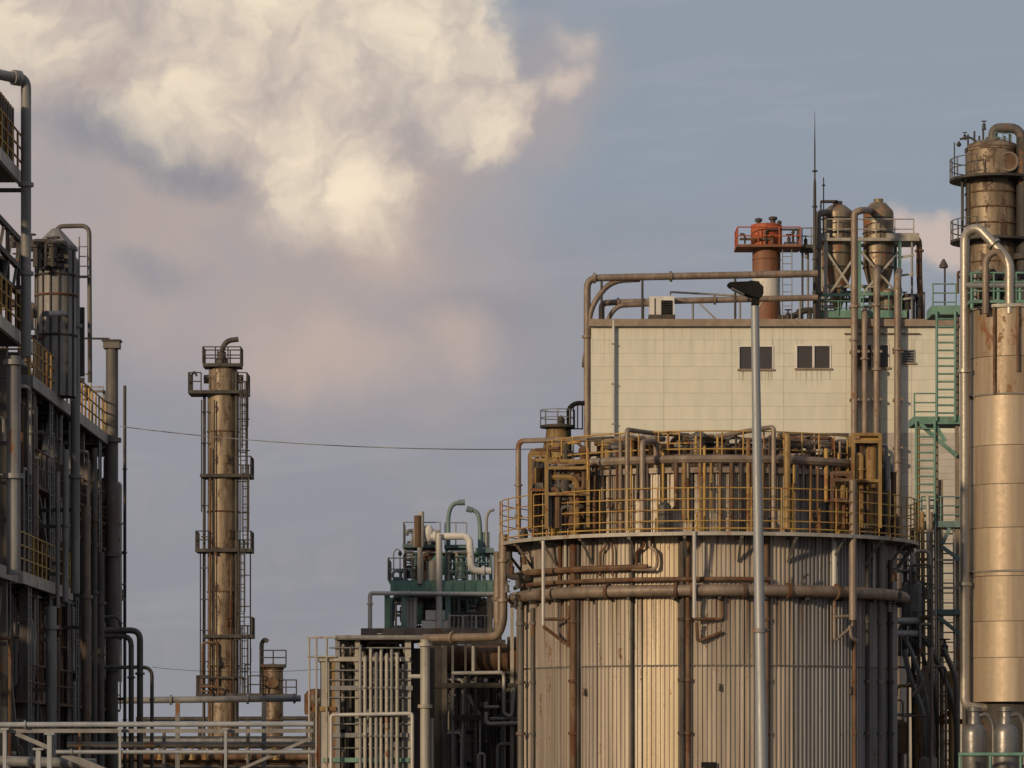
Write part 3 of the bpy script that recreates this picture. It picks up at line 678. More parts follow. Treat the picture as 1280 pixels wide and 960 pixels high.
for i in range(14):   # hand rails and small runs between the roof nozzles
    a = R9.uniform(-1.25, 1.1); zq = z_top+R9.uniform(.3, 1.15)
    torus('roof_run', TC, UR-R9.uniform(.05, .6), zq, R9.choice((.02, .03, .045)), R9.choice(('rusty', 'yellow', 'dark', 'brown_pipe')), tank, a, a+R9.uniform(.12, .4), n=10, m=6)
    p = TS(a, UR-.1, z_top); rod('stand', p, (p.x, p.y, zq+.02), .022, R9.choice(('rusty', 'yellow', 'dark')), tank)
# hand wheel and dark cabinets on the roof
hw = P(920, 561, 95.7)
wh = obj('wheel_valve', *sweep([hw+Vector((.31*cos(i*pi/12), 0, .31*sin(i*pi/12))) for i in range(24)], .03, 6, True), 'dark', tank)
rod('spoke', hw-Vector((0, 0, .3)), hw+Vector((0, 0, .45)), .035, 'dark', wh); rod('spoke', hw-Vector((.3, 0, 0)), hw+Vector((.3, 0, 0)), .025, 'dark', wh)
rod('stem', hw, hw+Vector((0, .8, 0)), .05, 'dark', wh)
for x0, x1, y0, y1 in ((852.5, 871, 555, 543), (874, 893, 555, 543), (853, 871, 570, 557), (874, 895, 570, 557)):
    cb = block('cabinet', P(x0, y0, 96.3), P(x1, y1, 96.3)+Vector((0, .4, 0)), 'dark', tank)
    for q in range(3): block('louvre', P(x0+1.5, y0-2-q*3.4, 96.27), P(x1-1.5, y0-3.8-q*3.4, 96.3), 'rusty', cb)
block('cabinet_stand', P(850, 600, 96.2), P(897, 571, 96.2)+Vector((0, .5, 0)), 'ochre', tank)
# yellow equipment cage at the right shoulder and the ochre frame at the left shoulder
def cage(x0, x1, y0, y1, d, dep, mat, n, seed):
    fr = bar('equipment_frame', P(x0, y1, d), P(x0, y0, d), .09, .09, mat, tank)
    for px, dd_ in ((x1, 0), (x0, dep), (x1, dep)): bar('frame_post', P(px, y1, d)+Vector((0, dd_, 0)), P(px, y0, d)+Vector((0, dd_, 0)), .09, .09, mat, fr)
    for y_ in (y0+1, y0+10, (y0+y1)/2): 
        bar('frame_beam', P(x0, y_, d), P(x1, y_, d), .08, .1, mat, fr); bar('frame_beam', P(x0, y_, d)+Vector((0, dep, 0)), P(x1, y_, d)+Vector((0, dep, 0)), .08, .1, mat, fr)
    lo_, hi_ = P(x0, y1, d), P(x1, y0, d); clutter(tank, (lo_.x+.1, d+.1, lo_.z), (hi_.x-.1, d+dep-.1, hi_.z-.2), n, seed, ('dark', 'rusty', 'mid', 'ochre', 'rusty'), .03, .09)
cage(1066, 1100, 542, 660, 96.2, .8, 'ochre', 22, 11)
cage(1040, 1064, 590, 660, 95.6, .6, 'rusty', 9, 15)
cage(663, 683, 565, 660, 96.9, .9, 'ochre', 16, 12)
cage(683, 735, 575, 660, 95.8, .5, 'ochre', 22, 13)
block('equipment_floor', P(1075, 552, 96.3), P(1098, 546, 96.9), 'yellow', tank)
rod('shoulder_pipe', P(1109, 668, 98), P(1109, 570, 98), .09, 'grey', tank); rod('shoulder_pipe', P(1117, 668, 98.5), P(1117, 590, 98.5), .08, 'rusty', tank)
pipe('shoulder_pipe', [P(1100, 660, 97.6), P(1100, 558, 97.6), P(1108, 556, 97.6), P(1108, 600, 97.6)], .05, 'grey', tank, br=.1)

# rusty column behind the tank's left shoulder
d = 106.0; t = thing('vent_column', 'slim rusty ochre column rising behind the left shoulder of the round tank', 'column', P(697, 0, d)*Vector((1, 1, 0)) if False else (P(697, 0, d).x, d, 0))
x = P(697, 0, d).x
lathe('shell', [(.42, 0), (.42, Zp(556, d)), (.36, Zp(548, d)), (.33, Zp(535, d)), (.38, Zp(534, d)), (.38, Zp(531, d)), (0, Zp(530, d))], (x, d), 'ochre', t, n=20)
pl = lathe('top_platform', [(.34, Zp(535, d)), (.52, Zp(535, d)), (.52, Zp(532, d)), (.34, Zp(532, d))], (x, d), 'dark', t, n=20)
arc_rail((x, d), .5, Zp(532, d), 0, 2*pi, .45, 'grey', pl, n=8, r=.016)
lathe('head_valve', [(.12, Zp(531, d)), (.12, Zp(524, d)), (.06, Zp(520, d)), (0, Zp(519, d))], (x+.1, d), 'dark', t, n=10)
pipe('gooseneck', [P(711, 600, d-.2), P(711, 510, d-.2), P(719, 504, d-.2), P(731, 504, d-.2)], .07, 'black', t, br=.3)
for px in (717, 722, 728): rod('cage_bar', P(px, 536, d-.2), P(px, 506, d-.2), .018, 'black', t)
rod('cage_bar', P(711, 536, d-.2), P(729, 536, d-.2), .02, 'black', t)
for i, y_ in enumerate((565, 590, 615)): torus('band', (x, d), .43, Zp(y_, d), .03, 'rusty', t, n=24, m=6)
rod('side_pipe', P(679, 968, d), P(679, 570, d), .07, 'rusty', t); rod('side_pipe', P(686, 968, d-.4), P(686, 556, d-.4), .05, 'ochre', t)
pipe('side_arm', [P(705, 569, d-.3), P(733, 568, d-.3)], .07, 'dark', t)

# ------------------------------------------------------------------ street lamp
d = 48.0; lx = P(953, 0, d).x
lp = thing('street_lamp', 'slim grey street lamp with dark flat lamp head in front of the tank', 'street lamp', (lx, d, 0))
top = P(943.5, 378, d); bot = Vector((P(953, 0, d).x, d, 0)); 
bot = P(952.5, 960, d); dirv = (top-bot); bot = bot - dirv*(bot.z/dirv.z)
m0 = bot; 
vs, fs = [], []
for q, (tt, r) in enumerate(((0, .085), (.02, .085), (.3, .08), (.305, .074), (.62, .066), (1.0, .055))):
    c = bot.lerp(top, tt)
    for j in range(20): vs.append((c.x+r*cos(j*pi/10), c.y+r*sin(j*pi/10), c.z))
for i in range(5):
    for j in range(20): fs.append((i*20+j, i*20+(j+1) % 20, (i+1)*20+(j+1) % 20, (i+1)*20+j))
obj('pole', vs, fs, 'galv', lp, 30)
lathe('base_plate', [(0, .001), (.2, .001), (.2, .03), (.1, .03), (.09, .25)], (bot.x, bot.y), 'galv', lp, n=20)
for yy, rr in ((788, .078), (786, .078)):
    c = P(949.8, yy, d); cl = lathe('clamp', [(.07, c.z-.03), (rr+.012, c.z-.03), (rr+.012, c.z+.03), (.07, c.z+.03)], (c.x, c.y), 'grey', lp, n=20) if yy == 788 else None
    if cl: rod('bolt', (c.x+.06, c.y-.02, c.z), (c.x+.13, c.y-.02, c.z), .018, 'dark', cl)
def slab(name, outl, d0, d1, mat, parent):
    n_ = len(outl); vs = [tuple(P(a, c, d)+Vector((0, dd_, 0))) for dd_ in (d0, d1) for a, c in outl]
    fs = [tuple(range(n_)), tuple(range(2*n_-1, n_-1, -1))] + [(i, n_+i, n_+(i+1) % n_, (i+1) % n_) for i in range(n_)]
    return obj(name, vs, fs, mat, parent, 0)
hd = slab('lamp_head', [(909, 356), (912, 354), (938, 353), (948, 354.5), (953.5, 360), (953.5, 369), (948, 374), (941, 372), (930, 368), (912, 359)], -.14, .14, 'black', lp)
slab('lens', [(914, 360.5), (929, 368.3), (930, 369.3), (914.5, 361.5)], -.11, .11, 'lens', hd)
slab('cooling_fin', [(936, 353), (936.8, 351.5), (949, 353), (948, 354.4)], -.1, -.08, 'black', hd); slab('cooling_fin', [(936, 353), (936.8, 351.5), (949, 353), (948, 354.4)], .05, .07, 'black', hd)
slab('bracket', [(940, 371), (949, 373.6), (948.5, 382), (938.8, 382)], -.068, .068, 'black', lp)

# ------------------------------------------------------------------ right-hand columns
d = 100.0; k5 = d/F; cx = (1266-640)*k5; R = 53*k5
col = thing('process_column', 'massive smooth tan metal column at the right edge above two small vessels', 'column', (cx, d, 0))
zb, zt = Zp(878, d), Zp(389, d)
seams = [878, 823, 778, 722, 715, 662, 608, 560, 497, 450, 389]
for a, c in zip(seams, seams[1:]):
    R_ = R*(1.006 if (a, c) == (722, 715) else 1.0); z0, z1 = Zp(a, d)+.003, Zp(c, d)-.003
    lathe('shell_course', [(R_-.02, z0), (R_, z0+.008), (R_, z1-.008), (R_-.02, z1)], (cx, d), 'column_stained' if a <= 497 else 'column', col, n=72, smooth=25)
lathe('core', [(0, zb+.01), (R-.02, zb+.01), (R-.02, zt-.01), (0, zt-.005)], (cx, d), 'mid', col, n=48)
for y_ in (497, 716): torus('band', (cx, d), R+.012, Zp(y_, d), .03, 'steel', col, n=80, m=6)
lathe('top_rim', [(R-.05, zt-.02), (R+.06, zt-.02), (R+.06, zt+.07), (R-.05, zt+.07)], (cx, d), 'pale', col, n=72, smooth=25)
lathe('skirt', [(R*.8, 0), (R*.8, zb), (R, zb+.02)], (cx, d), 'dark', col, n=40)
for px, y0, y1 in ((1238, 389, 497), (1265, 389, 470)):
    a = math.asin((px-1266)/53); rod('streak_pipe', (cx+(R+.05)*sin(a), d-(R+.05)*cos(a), Zp(y1, d)), (cx+(R+.05)*sin(a), d-(R+.05)*cos(a), Zp(y0, d)), .045, 'rusty', col)
# railed green platform on top of it
zp = zt+.1
ds = [(cx-R-.15, d-R*.9), (cx+R, d-R*.9), (cx+R, d+R), (cx-R-.15, d+R)]
pl = block('top_platform', (ds[0][0], ds[0][1], zp), (ds[2][0], ds[2][1], zp+.08), 'green', col)
railing([(x_, y_, zp+.08) for x_, y_ in ((cx-R-.1, d+R), (cx-R-.1, d-R*.88), (cx+R, d-R*.88))], .75, 'green', pl, r=.03, gap=.65, mids=2)
clutter(col, (cx-R+.1, d-R*.7, zp+.08), (cx+R*.6, d-.2, zp+.95), 16, 21, ('dark', 'grey', 'green', 'mid', 'brown_pipe'), .03, .08)
pipe('header', [P(1207, 357, d-1.0), P(1290, 357, d-1.0)], .085, 'grey', col); 
for px in (1215, 1248, 1275): rod('header_stand', P(px, 386, d-1.0), P(px, 357, d-1.0), .05, 'green', col)
bp = thing('bypass_pipe', 'thick pale pipe arching over and running down the left side of the tan column', 'pipe', (P(1206, 0, 99.6).x, 99.6, 0))
pipe('pipe_run', [P(1290, 884, 99.6), P(1206, 884, 99.6), P(1206, 292, 99.6), P(1222, 283, 99.3), P(1262, 327, 98.95), P(1262, 392, 98.95)], .135, 'steel', bp, br=.26, flanges=((1, .26), (1, .71), (3, .5)))
for y_ in (497, 717): bar('bracket', P(1206, y_, 99.6), P(1217, y_, 99.8), .1, .1, 'dark', bp)
rod('stand', P(1268, 900, 99.6), P(1268, 884, 99.6), .05, 'dark', bp); rod('stand', (P(1206, 0, 99.6).x, 99.6, 0), P(1206, 880, 99.6), .07, 'dark', bp)
pipe('inner_arch', [P(1232, 392, 98.95), P(1232, 322, 98.95), P(1247, 312, 98.95), P(1261, 335, 98.95)], .10, 'brown_pipe', bp, br=.28)

d = 126.0; k6 = d/F; cx = (1240-640)*k6; R = 33*k6
uc = thing('fractionating_column', 'tall rusty gold column with two railed platforms behind the tan column', 'column', (cx, d, 0))
for i, (a, c) in enumerate(((388, 352), (352, 305), (305, 262), (262, 224), (224, 188))):
    lathe('shell_course', [(R-.03, Zp(a, d)+.006), (R, Zp(a, d)+.018), (R, Zp(c, d)-.018), (R-.03, Zp(c, d)-.006)], (cx, d), 'tower', uc, n=48, smooth=25)
lathe('lower_shell', [(R, 0), (R, Zp(388, d))], (cx, d), 'tower', uc, n=40)
lathe('core', [(R-.02, Zp(389, d)), (R-.02, Zp(189, d))], (cx, d), 'mid', uc, n=30)
lathe('dome', [(R*1.03, Zp(190, d)), (R*1.03, Zp(187, d)), (R*.9, Zp(181, d)), (R*.6, Zp(177, d)), (0, Zp(175, d))], (cx, d), 'tower', uc, n=40)
for y_ in (187, 243, 262, 282, 330): torus('band', (cx, d), R+.01, Zp(y_, d), .03, 'rusty', uc, n=40, m=6)
for y_, ex in ((224, 20), (301, 19)):
    pl = lathe('platform', [(R+.01, Zp(y_+3, d)), (R+ex*k6, Zp(y_+3, d)), (R+ex*k6, Zp(y_, d)), (R+.01, Zp(y_, d))], (cx, d), 'dark', uc, n=36)
    arc_rail((cx, d), R+(ex-1)*k6, Zp(y_, d), -2.6, -.5, .68, 'mid', pl, n=7, r=.022)
for (px, r_) in ((1203, .05), (1211, .07)): rod('side_pipe', P(px, 388, d-.4), P(px, 225, d-.4), r_, 'dark', uc)
lathe('nozzle', [(0, 0), (.28, 0), (.28, .12), (.16, .12), (.16, .5)], (0, 0), 'rusty', uc, n=20)
nz = [o for o in uc.children if o.name.startswith('nozzle')][0]
wm = Matrix.Translation(P(1261, 202, d-.85)) @ Matrix.Rotation(radians(-90), 4, 'X') @ Matrix.Rotation(radians(0), 4, 'Z')
nz.matrix_basis = wm; WM[nz] = wm
torus('nozzle_ring', (0, 0), .31, 0, .05, 'brown_pipe', uc, n=24, m=6); nr = [o for o in uc.children if o.name.startswith('nozzle_ring')][0]; nr.matrix_basis = wm; WM[nr] = wm
pipe('overhead_line', [P(1241, 180, d-.1), P(1241, 160, d-.1), P(1277, 160, d-.1), (P(1279, 0, d).x, d-.15, 0)], .17, 'mid', uc, br=.45, flanges=((0, .3), (2, .2), (2, .5)))
pipe('dark_riser', [(P(1280, 0, d).x, d-.7, 0), P(1280, 172, d-.7)], .28, 'dark_lagging', uc, flanges=((0, .7), (0, .82), (0, .94)))
railing([P(1200, 190, d-.2), P(1200, 190, d-.25)], .3, 'dark', uc) if False else None
for px, y0, y1 in ((1210, 188, 168), (1218, 182, 164), (1224, 181, 170), (1229, 178, 156), (1256, 180, 170), (1262, 182, 168)): rod('top_stub', P(px, y0+4, d), P(px, y1, d), .035, 'dark', uc)
pipe('top_arm', [P(1200, 174, d), P(1212, 171, d), P(1222, 178, d)], .04, 'dark', uc); valve(P(1206, 171, d), .1, 'dark', uc); valve(P(1230, 158, d), .12, 'dark', uc)
railing([P(1244, 178, d-.5), P(1264, 180, d-.5)], .35, 'green', uc, r=.02, gap=.25)
rod('lamp_post', P(1193, 224, d-.6), P(1193, 178, d-.6), .022, 'dark', uc); lathe('lamp_shade', [(.02, Zp(180, d)), (.09, Zp(184, d)), (.05, Zp(187, d)), (0, Zp(187, d))], (P(1196, 0, d).x, d-.6), 'dark', uc, n=8)
clutter(uc, (cx-R-.4, d-R-.3, Zp(372, d)), (cx+R*.5, d-R-.02, Zp(345, d)), 12, 23, ('dark', 'mid', 'rusty'), .03, .06)

# two small vessels under the column
for px, lab in ((1218, 'left of two small grey bottle-shaped vessels below the tan column'), (1257, 'right of two small grey bottle-shaped vessels below the tan column')):
    dv = 95.5; kv = dv/F; x = (px-640)*kv; z = lambda y_: Zp(y_, dv)
    s = thing('filter_vessel', lab, 'vessel', (x, dv, 0), 'small vessels below the column')
    lathe('body', [(0, .32), (.2, .34), (15*kv, .5), (15.5*kv, z(944)), (15.5*kv, z(916)), (13*kv, z(909)), (8*kv, z(905)), (7.5*kv, z(898)), (6.5*kv, z(896)), (6.5*kv, z(890)), (8.5*kv, z(889)), (8.5*kv, z(884)), (0, z(883))], (x, dv), 'vessel', s, n=28)
    torus('band', (x, dv), 15.7*kv, z(944), .035, 'green', s, n=28, m=6)
    for q in range(3):
        a = q*2*pi/3; rod('leg', (x+.28*sin(a), dv-.28*cos(a), 0), (x+.28*sin(a), dv-.28*cos(a), .7), .04, 'dark', s)
    pipe('neck_pipe', [(x+.1, dv-.02, z(895)), (x+.35, dv-.02, z(892)), (x+.5, dv-.02, z(905)), (x+.5, dv-.02, .02)], .06, 'vessel', s, br=.2)
gr = thing('guard_rail', 'low dark green guard rail in front of the two small vessels', 'rail', (P(1240, 0, 94.5).x, 94.5, 0))
rod('rail', P(1198, 943, 94.5), P(1292, 943, 94.5), .05, 'green', gr)
for px in (1200, 1238, 1276): rod('post', (P(px, 0, 94.5).x, 94.5, 0), P(px, 943, 94.5), .04, 'green', gr)

# green stair tower
d = 106.0; ks = d/F
stw = thing('stair_tower', 'narrow green steel ladder tower between the round tank and the tan column', 'ladder tower', (P(1172, 0, d).x, d, 0))
def deckat(x0, x1, y_, mat='green', rail=None):
    o = block('deck', P(x0, y_+4, d-.5), P(x1, y_, d+.9), mat, stw)
    if rail: railing([P(rail[0], y_, d+.8), P(rail[0], y_, d-.45), P(rail[1], y_, d-.45)], .8, mat, o, r=.024, gap=.55, mids=2)
    return o
deckat(1165, 1196, 389, rail=(1166, 1195)); deckat(1142, 1197, 526, rail=(1143, 1170)); deckat(1150, 1201, 655, 'teal', rail=(1152, 1200)); deckat(1172, 1203, 764, 'teal')
ladder(P(1182.5, 526, d-.55), P(1182.5, 389, d-.55), 23*ks, 'green', stw, r=.04, gap=.22)
ladder(P(1157, 655, d-.55), P(1157, 526, d-.55), 23*ks, 'green', stw, r=.04, gap=.22)
for px, mat, y0 in ((1196, 'brown_pipe', 389), (1147, 'ochre', 530), (1170, 'brown_pipe', 530), (1176, 'brown_pipe', 600)): bar('column', (P(px, 0, d).x, d-.3, 0), P(px, y0, d-.3), .12, .12, mat, stw)
for px, mat, y0, r_ in ((1160, 'pale', 620, .06), (1164, 'brown_pipe', 640, .05), (1153, 'ochre', 640, .06), (1140, 'dark', 660, .07)): rod('riser', (P(px, 0, d).x, d-.7, 0), P(px, y0, d-.7), r_, mat, stw)
for a_, c_, mat in (((1150, 530), (1196, 570), 'green'), ((1168, 530), (1182, 552), 'green'), ((1178, 684), (1200, 700), 'teal'), ((1187, 660), (1178, 680), 'teal'), ((1174, 772), (1199, 792), 'teal'), ((1172, 900), (1196, 885), 'rusty')):
    bar('brace', P(*a_, d-.45), P(*c_, d-.45), .11, .09, mat, stw)
for a_, c_ in (((1172, 683), (1160, 683)),): bar('tie', P(*a_, d-.4), P(*c_, d-.4), .1, .1, 'teal', stw)
R9 = random.Random(9)
for i, pts in enumerate(([(1140, 786), (1158, 800), (1176, 835), (1196, 890)], [(1136, 800), (1150, 812), (1166, 850), (1172, 905)], [(1130, 812), (1138, 850), (1155, 890), (1160, 958)], [(1178, 810), (1188, 830), (1195, 850), (1197, 958)], [(1128, 790), (1146, 830), (1160, 880), (1165, 958)], [(1140, 870), (1152, 860), (1160, 840), (1164, 800)])):
    pp = [P(a_, c_, d-1.0-.2*i) for a_, c_ in pts]; pp.append(Vector((pp[-1].x, pp[-1].y, 0.0)))
    pipe('bent_pipe', pp, R9.choice((.06, .08, .05)), ('mid', 'dark', 'grey', 'mid', 'grey', 'brown_pipe')[i], stw, br=.8, n=8)
valve(P(1181, 812, d-1), .2, 'dark', stw); valve(P(1140, 720, d-1.2), .2, 'dark', stw); valve(P(1150, 756, d-1.0), .2, 'dark', stw)
bar('tie', P(1168, 902, d-.5), P(1205, 902, d-.5), .15, .15, 'rusty', stw)
for y_ in (776, 792): rod('side_pipe', P(1108, y_, 100.5), P(1152, y_, d-.5), .10, 'grey', stw)
clutter(stw, P(1122, 1000, d-1.5)*Vector((1, 1, 0)) + Vector((0, 0, .01)), P(1196, 835, d+.3), 26, 31, ('mid', 'grey', 'pale', 'brown_pipe', 'ochre', 'rusty'), .02, .06)
ladder((P(1157, 0, d).x, d-.55, 0), P(1157, 655, d-.55), 23*ks, 'pale', stw, r=.035, gap=.25)
ladder((P(1184, 0, d).x, d-.35, 0), P(1184, 655, d-.35), 16*ks, 'pale', stw, r=.03, gap=.28)
for y_ in (700, 735, 840, 870, 930): bar('tie', P(1145, y_, d-.45), P(1198, y_, d-.45), .06, .06, 'pale', stw)
clutter(stw, P(1122, 820, d-1.5), P(1160, 690, d-.6), 18, 32, ('mid', 'mid', 'grey', 'pale'), .03, .07)
lampp = thing('platform_lamp', 'tiny lamp on a thin post above the ladder tower', 'lamp', P(1181, 389, d+.3))
rod('post', P(1181, 389, d+.3), P(1181, 330, d+.3), .028, 'dark', lampp)
lathe('shade', [(.03, Zp(322, d)), (.13, Zp(330, d)), (.13, Zp(333, d)), (0, Zp(334, d))], (P(1181, 0, d).x, d+.3), 'dark', lampp, n=12)

# ------------------------------------------------------------------ slim tower far left
d = 165.0; kt = d/F; cx = (279-640)*kt; R = 19.5*kt
tw = thing('distillation_tower', 'slender rusty brown tower with five railed platforms standing alone', 'tower', (cx, d, 0))
z = lambda y_: Zp(y_, d)
sm = [958, 868, 833, 795, 740, 687, 640, 595, 540, 492, 470]
for a, c in zip(sm, sm[1:]):
    r0 = R*(1.0 if a > 500 else .93); lathe('shell_course', [(r0-.03, max(0, z(a))), (r0, max(0, z(a))+.02), (r0, z(c)-.02), (r0-.03, z(c))], (cx, d), 'tower', tw, n=36, smooth=25)
lathe('core', [(R-.08, 0), (R-.08, z(471)), (0, z(470))], (cx, d), 'dark', tw, n=24)
lathe('head', [(R*.93, z(472)), (R*.93, z(463)), (R*.7, z(459)), (0, z(457))], (cx, d), 'tower', tw, n=30)
for a in sm[1:-1]: torus('band', (cx, d), R+.0, z(a), .045, 'rusty', tw, n=36, m=6)
for y_, xl, xr, rl in ((457, 255, 302, 'full'), (491, 237, 311, 'both'), (595, 252, 316, 'r'), (688, 246, 316, 'both'), (795, 256, 317, 'r'), (868, 247, 330, 'both')):
    x0, x1 = (xl-640)*kt, (xr-640)*kt; yd = .9 if y_ > 460 else .7
    pl = block('platform', (x0, d-yd, z(y_+3)), (x1, d+yd, z(y_-1)), 'dark', tw)
    h = .8 if y_ > 460 else .75; zz_ = z(y_-1)
    if rl == 'full': railing([(x0, d-yd+.05, zz_), (x1, d-yd+.05, zz_), (x1, d+yd-.05, zz_), (x0, d+yd-.05, zz_)], h, 'dark', pl, r=.03, gap=.5, closed=True)
    else:
        railing([(x1-.65, d-yd+.05, zz_), (x1-.03, d-yd+.05, zz_), (x1-.03, d+yd-.05, zz_)], h, 'dark', pl, r=.03, gap=.5)
        if rl == 'both': railing([(x0+.6, d-yd+.05, zz_), (x0+.03, d-yd+.05, zz_), (x0+.03, d+yd-.05, zz_)], h, 'dark', pl, r=.03, gap=.5)
pipe('gooseneck', [P(277, 460, d), P(277, 438, d), P(283, 426, d), P(298, 424, d)], .12, 'dark', tw, br=.6)
lathe('neck', [(.3, z(458)), (.3, z(450)), (.2, z(446)), (.2, z(440))], (P(277, 0, d).x, d), 'dark', tw, n=12)
pipe('davit', [P(240, 491, d-.7), P(240, 468, d-.7), P(243, 464, d-.7), P(246, 470, d-.7)], .05, 'dark', tw, br=.2)
for px, y_ in ((259, 474), (300, 474)): rod('side_nozzle', P(px-4, y_, d), P(px+4, y_, d), .2, 'dark', tw)
rod('down_pipe', (P(255.5, 0, d).x, d-.3, 0), P(255.5, 491, d-.3), .07, 'dark', tw); rod('down_pipe', (P(296, 0, d).x, d-.55, 0), P(296, 465, d-.55), .09, 'dark', tw)
rod('down_pipe', (P(263, 0, d).x, d-.72, 0), P(263, 560, d-.72), .05, 'rusty', tw); rod('down_pipe', (P(289, 0, d).x, d-.75, 0), P(289, 700, d-.75), .04, 'rusty', tw)
for y0, y1, px in ((492, 560, 306), (595, 492, 304), (688, 596, 307), (795, 689, 302), (868, 796, 306)): ladder(P(px, max(y0, y1), d-.85), P(px, min(y0, y1)-14, d-.85), 6.5*kt, 'dark', tw, r=.028, gap=.33, cage=True)
for px, y0, y1, dy in ((250.5, 690, 870, -.5), (309, 500, 690, -.4), (313, 690, 870, -.5), (252, 500, 640, -.6), (300, 600, 870, -.7), (268, 500, 870, -.78)): rod('thin_pipe', P(px, y1, d+dy), P(px, y0, d+dy), .03, 'dark', tw)
for q in range(9):
    y_ = 515+q*39
    bar('pipe_clip', P(251, y_, d-.5), P(262, y_, d-.5), .05, .05, 'dark', tw); bar('pipe_clip', P(296, y_+9, d-.5), P(312, y_+9, d-.5), .05, .05, 'dark', tw)
for px, y_ in ((284, 575), (287, 668), (284, 778), (271, 850), (270, 690)): valve(P(px, y_, d-.8), .14, 'rusty', tw, 'side_valve')
clutter(tw, (cx-R-.3, d-1.1, z(870)), (cx+R+.6, d-.75, z(800)), 8, 41, ('dark', 'rusty'), .03, .06)

cx = (341-640)*kt; R = 13*kt
t2 = thing('small_tower', 'short rusty tower with gooseneck vent beside the slender tower', 'tower', (cx, d, 0))
for a, c in ((958, 900), (900, 868), (868, 836)): lathe('shell_course', [(R-.03, max(z(a), 0)), (R, max(z(a), 0)+.02), (R, z(c)-.02), (R-.03, z(c))], (cx, d), 'tower', t2, n=28, smooth=25)
lathe('head', [(R, z(837)), (R*.75, z(831)), (0, z(829))], (cx, d), 'tower', t2, n=28)
for a in (900, 868, 850, 836): torus('band', (cx, d), R+.01, z(a), .045, 'rusty', t2, n=28, m=6)
for y_, x0, x1 in ((831, 325, 358), (868, 331, 371)):
    pl = block('platform', P(x0, y_+3, d-.65), P(x1, y_, d+.65), 'dark', t2); railing([P(x0+.5, y_, d+.6), P(x0+.5, y_, d-.6), P(x1-.5, y_, d-.6), P(x1-.5, y_, d+.6)], .66, 'dark', pl, r=.03, gap=.55)
pipe('gooseneck', [P(327, 868, d-.2), P(327, 804, d-.2), P(331, 799, d-.2), P(335, 802, d-.2)], .10, 'dark', t2, br=.2)
pipe('manway', [P(341, 853, d-.45), P(341, 853, d-.75)], .27, 'rusty', t2)

# overhead pipe crossing in front of the towers
d = 130.0
t = thing('overhead_pipe', 'long dark grey pipe crossing low in front of the two rusty towers', 'pipe', (P(222, 0, d).x, d, 0))
pipe('pipe_run', [P(110, 876, d), P(376, 873, d)], .12, 'grey', t, flanges=((0, .39), (0, .75), (0, .97)))
for px in (222, 330): bar('stand', (P(px, 0, d).x, d, 0), P(px, 874, d), .16, .16, 'grey', t)
t = thing('back_pipe', 'thin dark pipe low on the horizon behind the fence and towers', 'pipe', (P(280, 0, 185).x, 185, 0))
pipe('pipe_run', [P(170, 899, 185), P(392, 898, 185)], .12, 'dark', t)
for px in (180, 250, 310, 385): bar('stand', (P(px, 0, 185).x, 185, 0), P(px, 898, 185), .2, .2, 'dark', t)
t = thing('pipe_bundle', 'low bundle of rusty pipes behind the foreground pipe rack', 'pipe bundle', (P(230, 0, 140).x, 140, 0))
for y_, r_, mat, dd_ in ((926, .09, 'grey', 0), (932, .12, 'mid', .4), (946, .14, 'rusty', 0), (952, .13, 'rusty', .4), (922, .06, 'dark', .8)): pipe('pipe', [P(80, y_, 140+dd_), P(398, y_, 140+dd_)], r_, mat, t, flanges=((0, .3), (0, .62)))
for px in (120, 170, 222, 275, 330, 380): bar('trestle', (P(px, 0, 140).x, 140.2, 0), P(px, 920, 140.2), .14, .14, 'dark', t)
for px in (200, 226, 240, 256, 310, 345): valve(P(px, 944, 139.6), .18, 'ochre', t)
block('kerb_wall', P(60, 1000, 141.5)*Vector((1, 1, 0)), P(400, 940, 141.9), 'mid', t)

# ------------------------------------------------------------------ foreground pipe rack
d = 60.0
fg = thing('low_pipe_rack', 'pale grey pipe rack crossing the bottom left foreground', 'pipe rack', (P(190, 0, d).x, d, 0))
pipe('top_pipe', [P(-40, 906, d), P(392, 905, d)], .045, 'cool_grey', fg, flanges=((0, .165),))
block('beam', P(-40, 916, d+.06), P(392, 911, d+.18), 'grey', fg)
pipe('lower_pipe', [P(70, 940, d), P(394, 940, d)], .035, 'cool_grey', fg, flanges=((0, .06),))
for px, y0, w in ((6, 911, .06), (62, 917, .075), (150, 911, .04), (282, 911, .045), (48, 936, .08)):
    bar('post', (P(px, 0, d).x, d-.03, 0), P(px, y0, d-.03), w, w, 'cool_grey', fg)
    bar('cap', P(px, y0+1.5, d-.03), P(px, y0-1, d-.03), w*2.2, w*1.5, 'cool_grey', fg)
for a_, c_, mat, w in (((20, 917), (64, 936), 'grey', .07), ((78, 942), (135, 966), 'grey', .12), ((300, 962), (390, 922), 'grey', .05)): bar('brace', P(*a_, d+.1), P(*c_, d+.1), w, .06, mat, fg)
pipe('low_pipe', [P(-40, 950, d+.5), P(120, 955, d+.5)], .09, 'grey', fg); pipe('low_pipe', [P(84, 931, d+.7), P(394, 931, d+.7)], .05, 'mid', fg)
for px in (100, 205, 310): rod('stand', (P(px, 0, d+.7).x, d+.7, 0), P(px, 912, d+.7), .03, 'mid', fg)
rod('stand', (P(10, 0, d+.5).x, d+.5, 0), P(10, 950, d+.5), .05, 'grey', fg)
rod('cross_tie', P(100, 914, d+.7), P(100, 914, d+.12), .03, 'mid', fg); rod('cross_tie', P(310, 914, d+.7), P(310, 914, d+.12), .03, 'mid', fg)

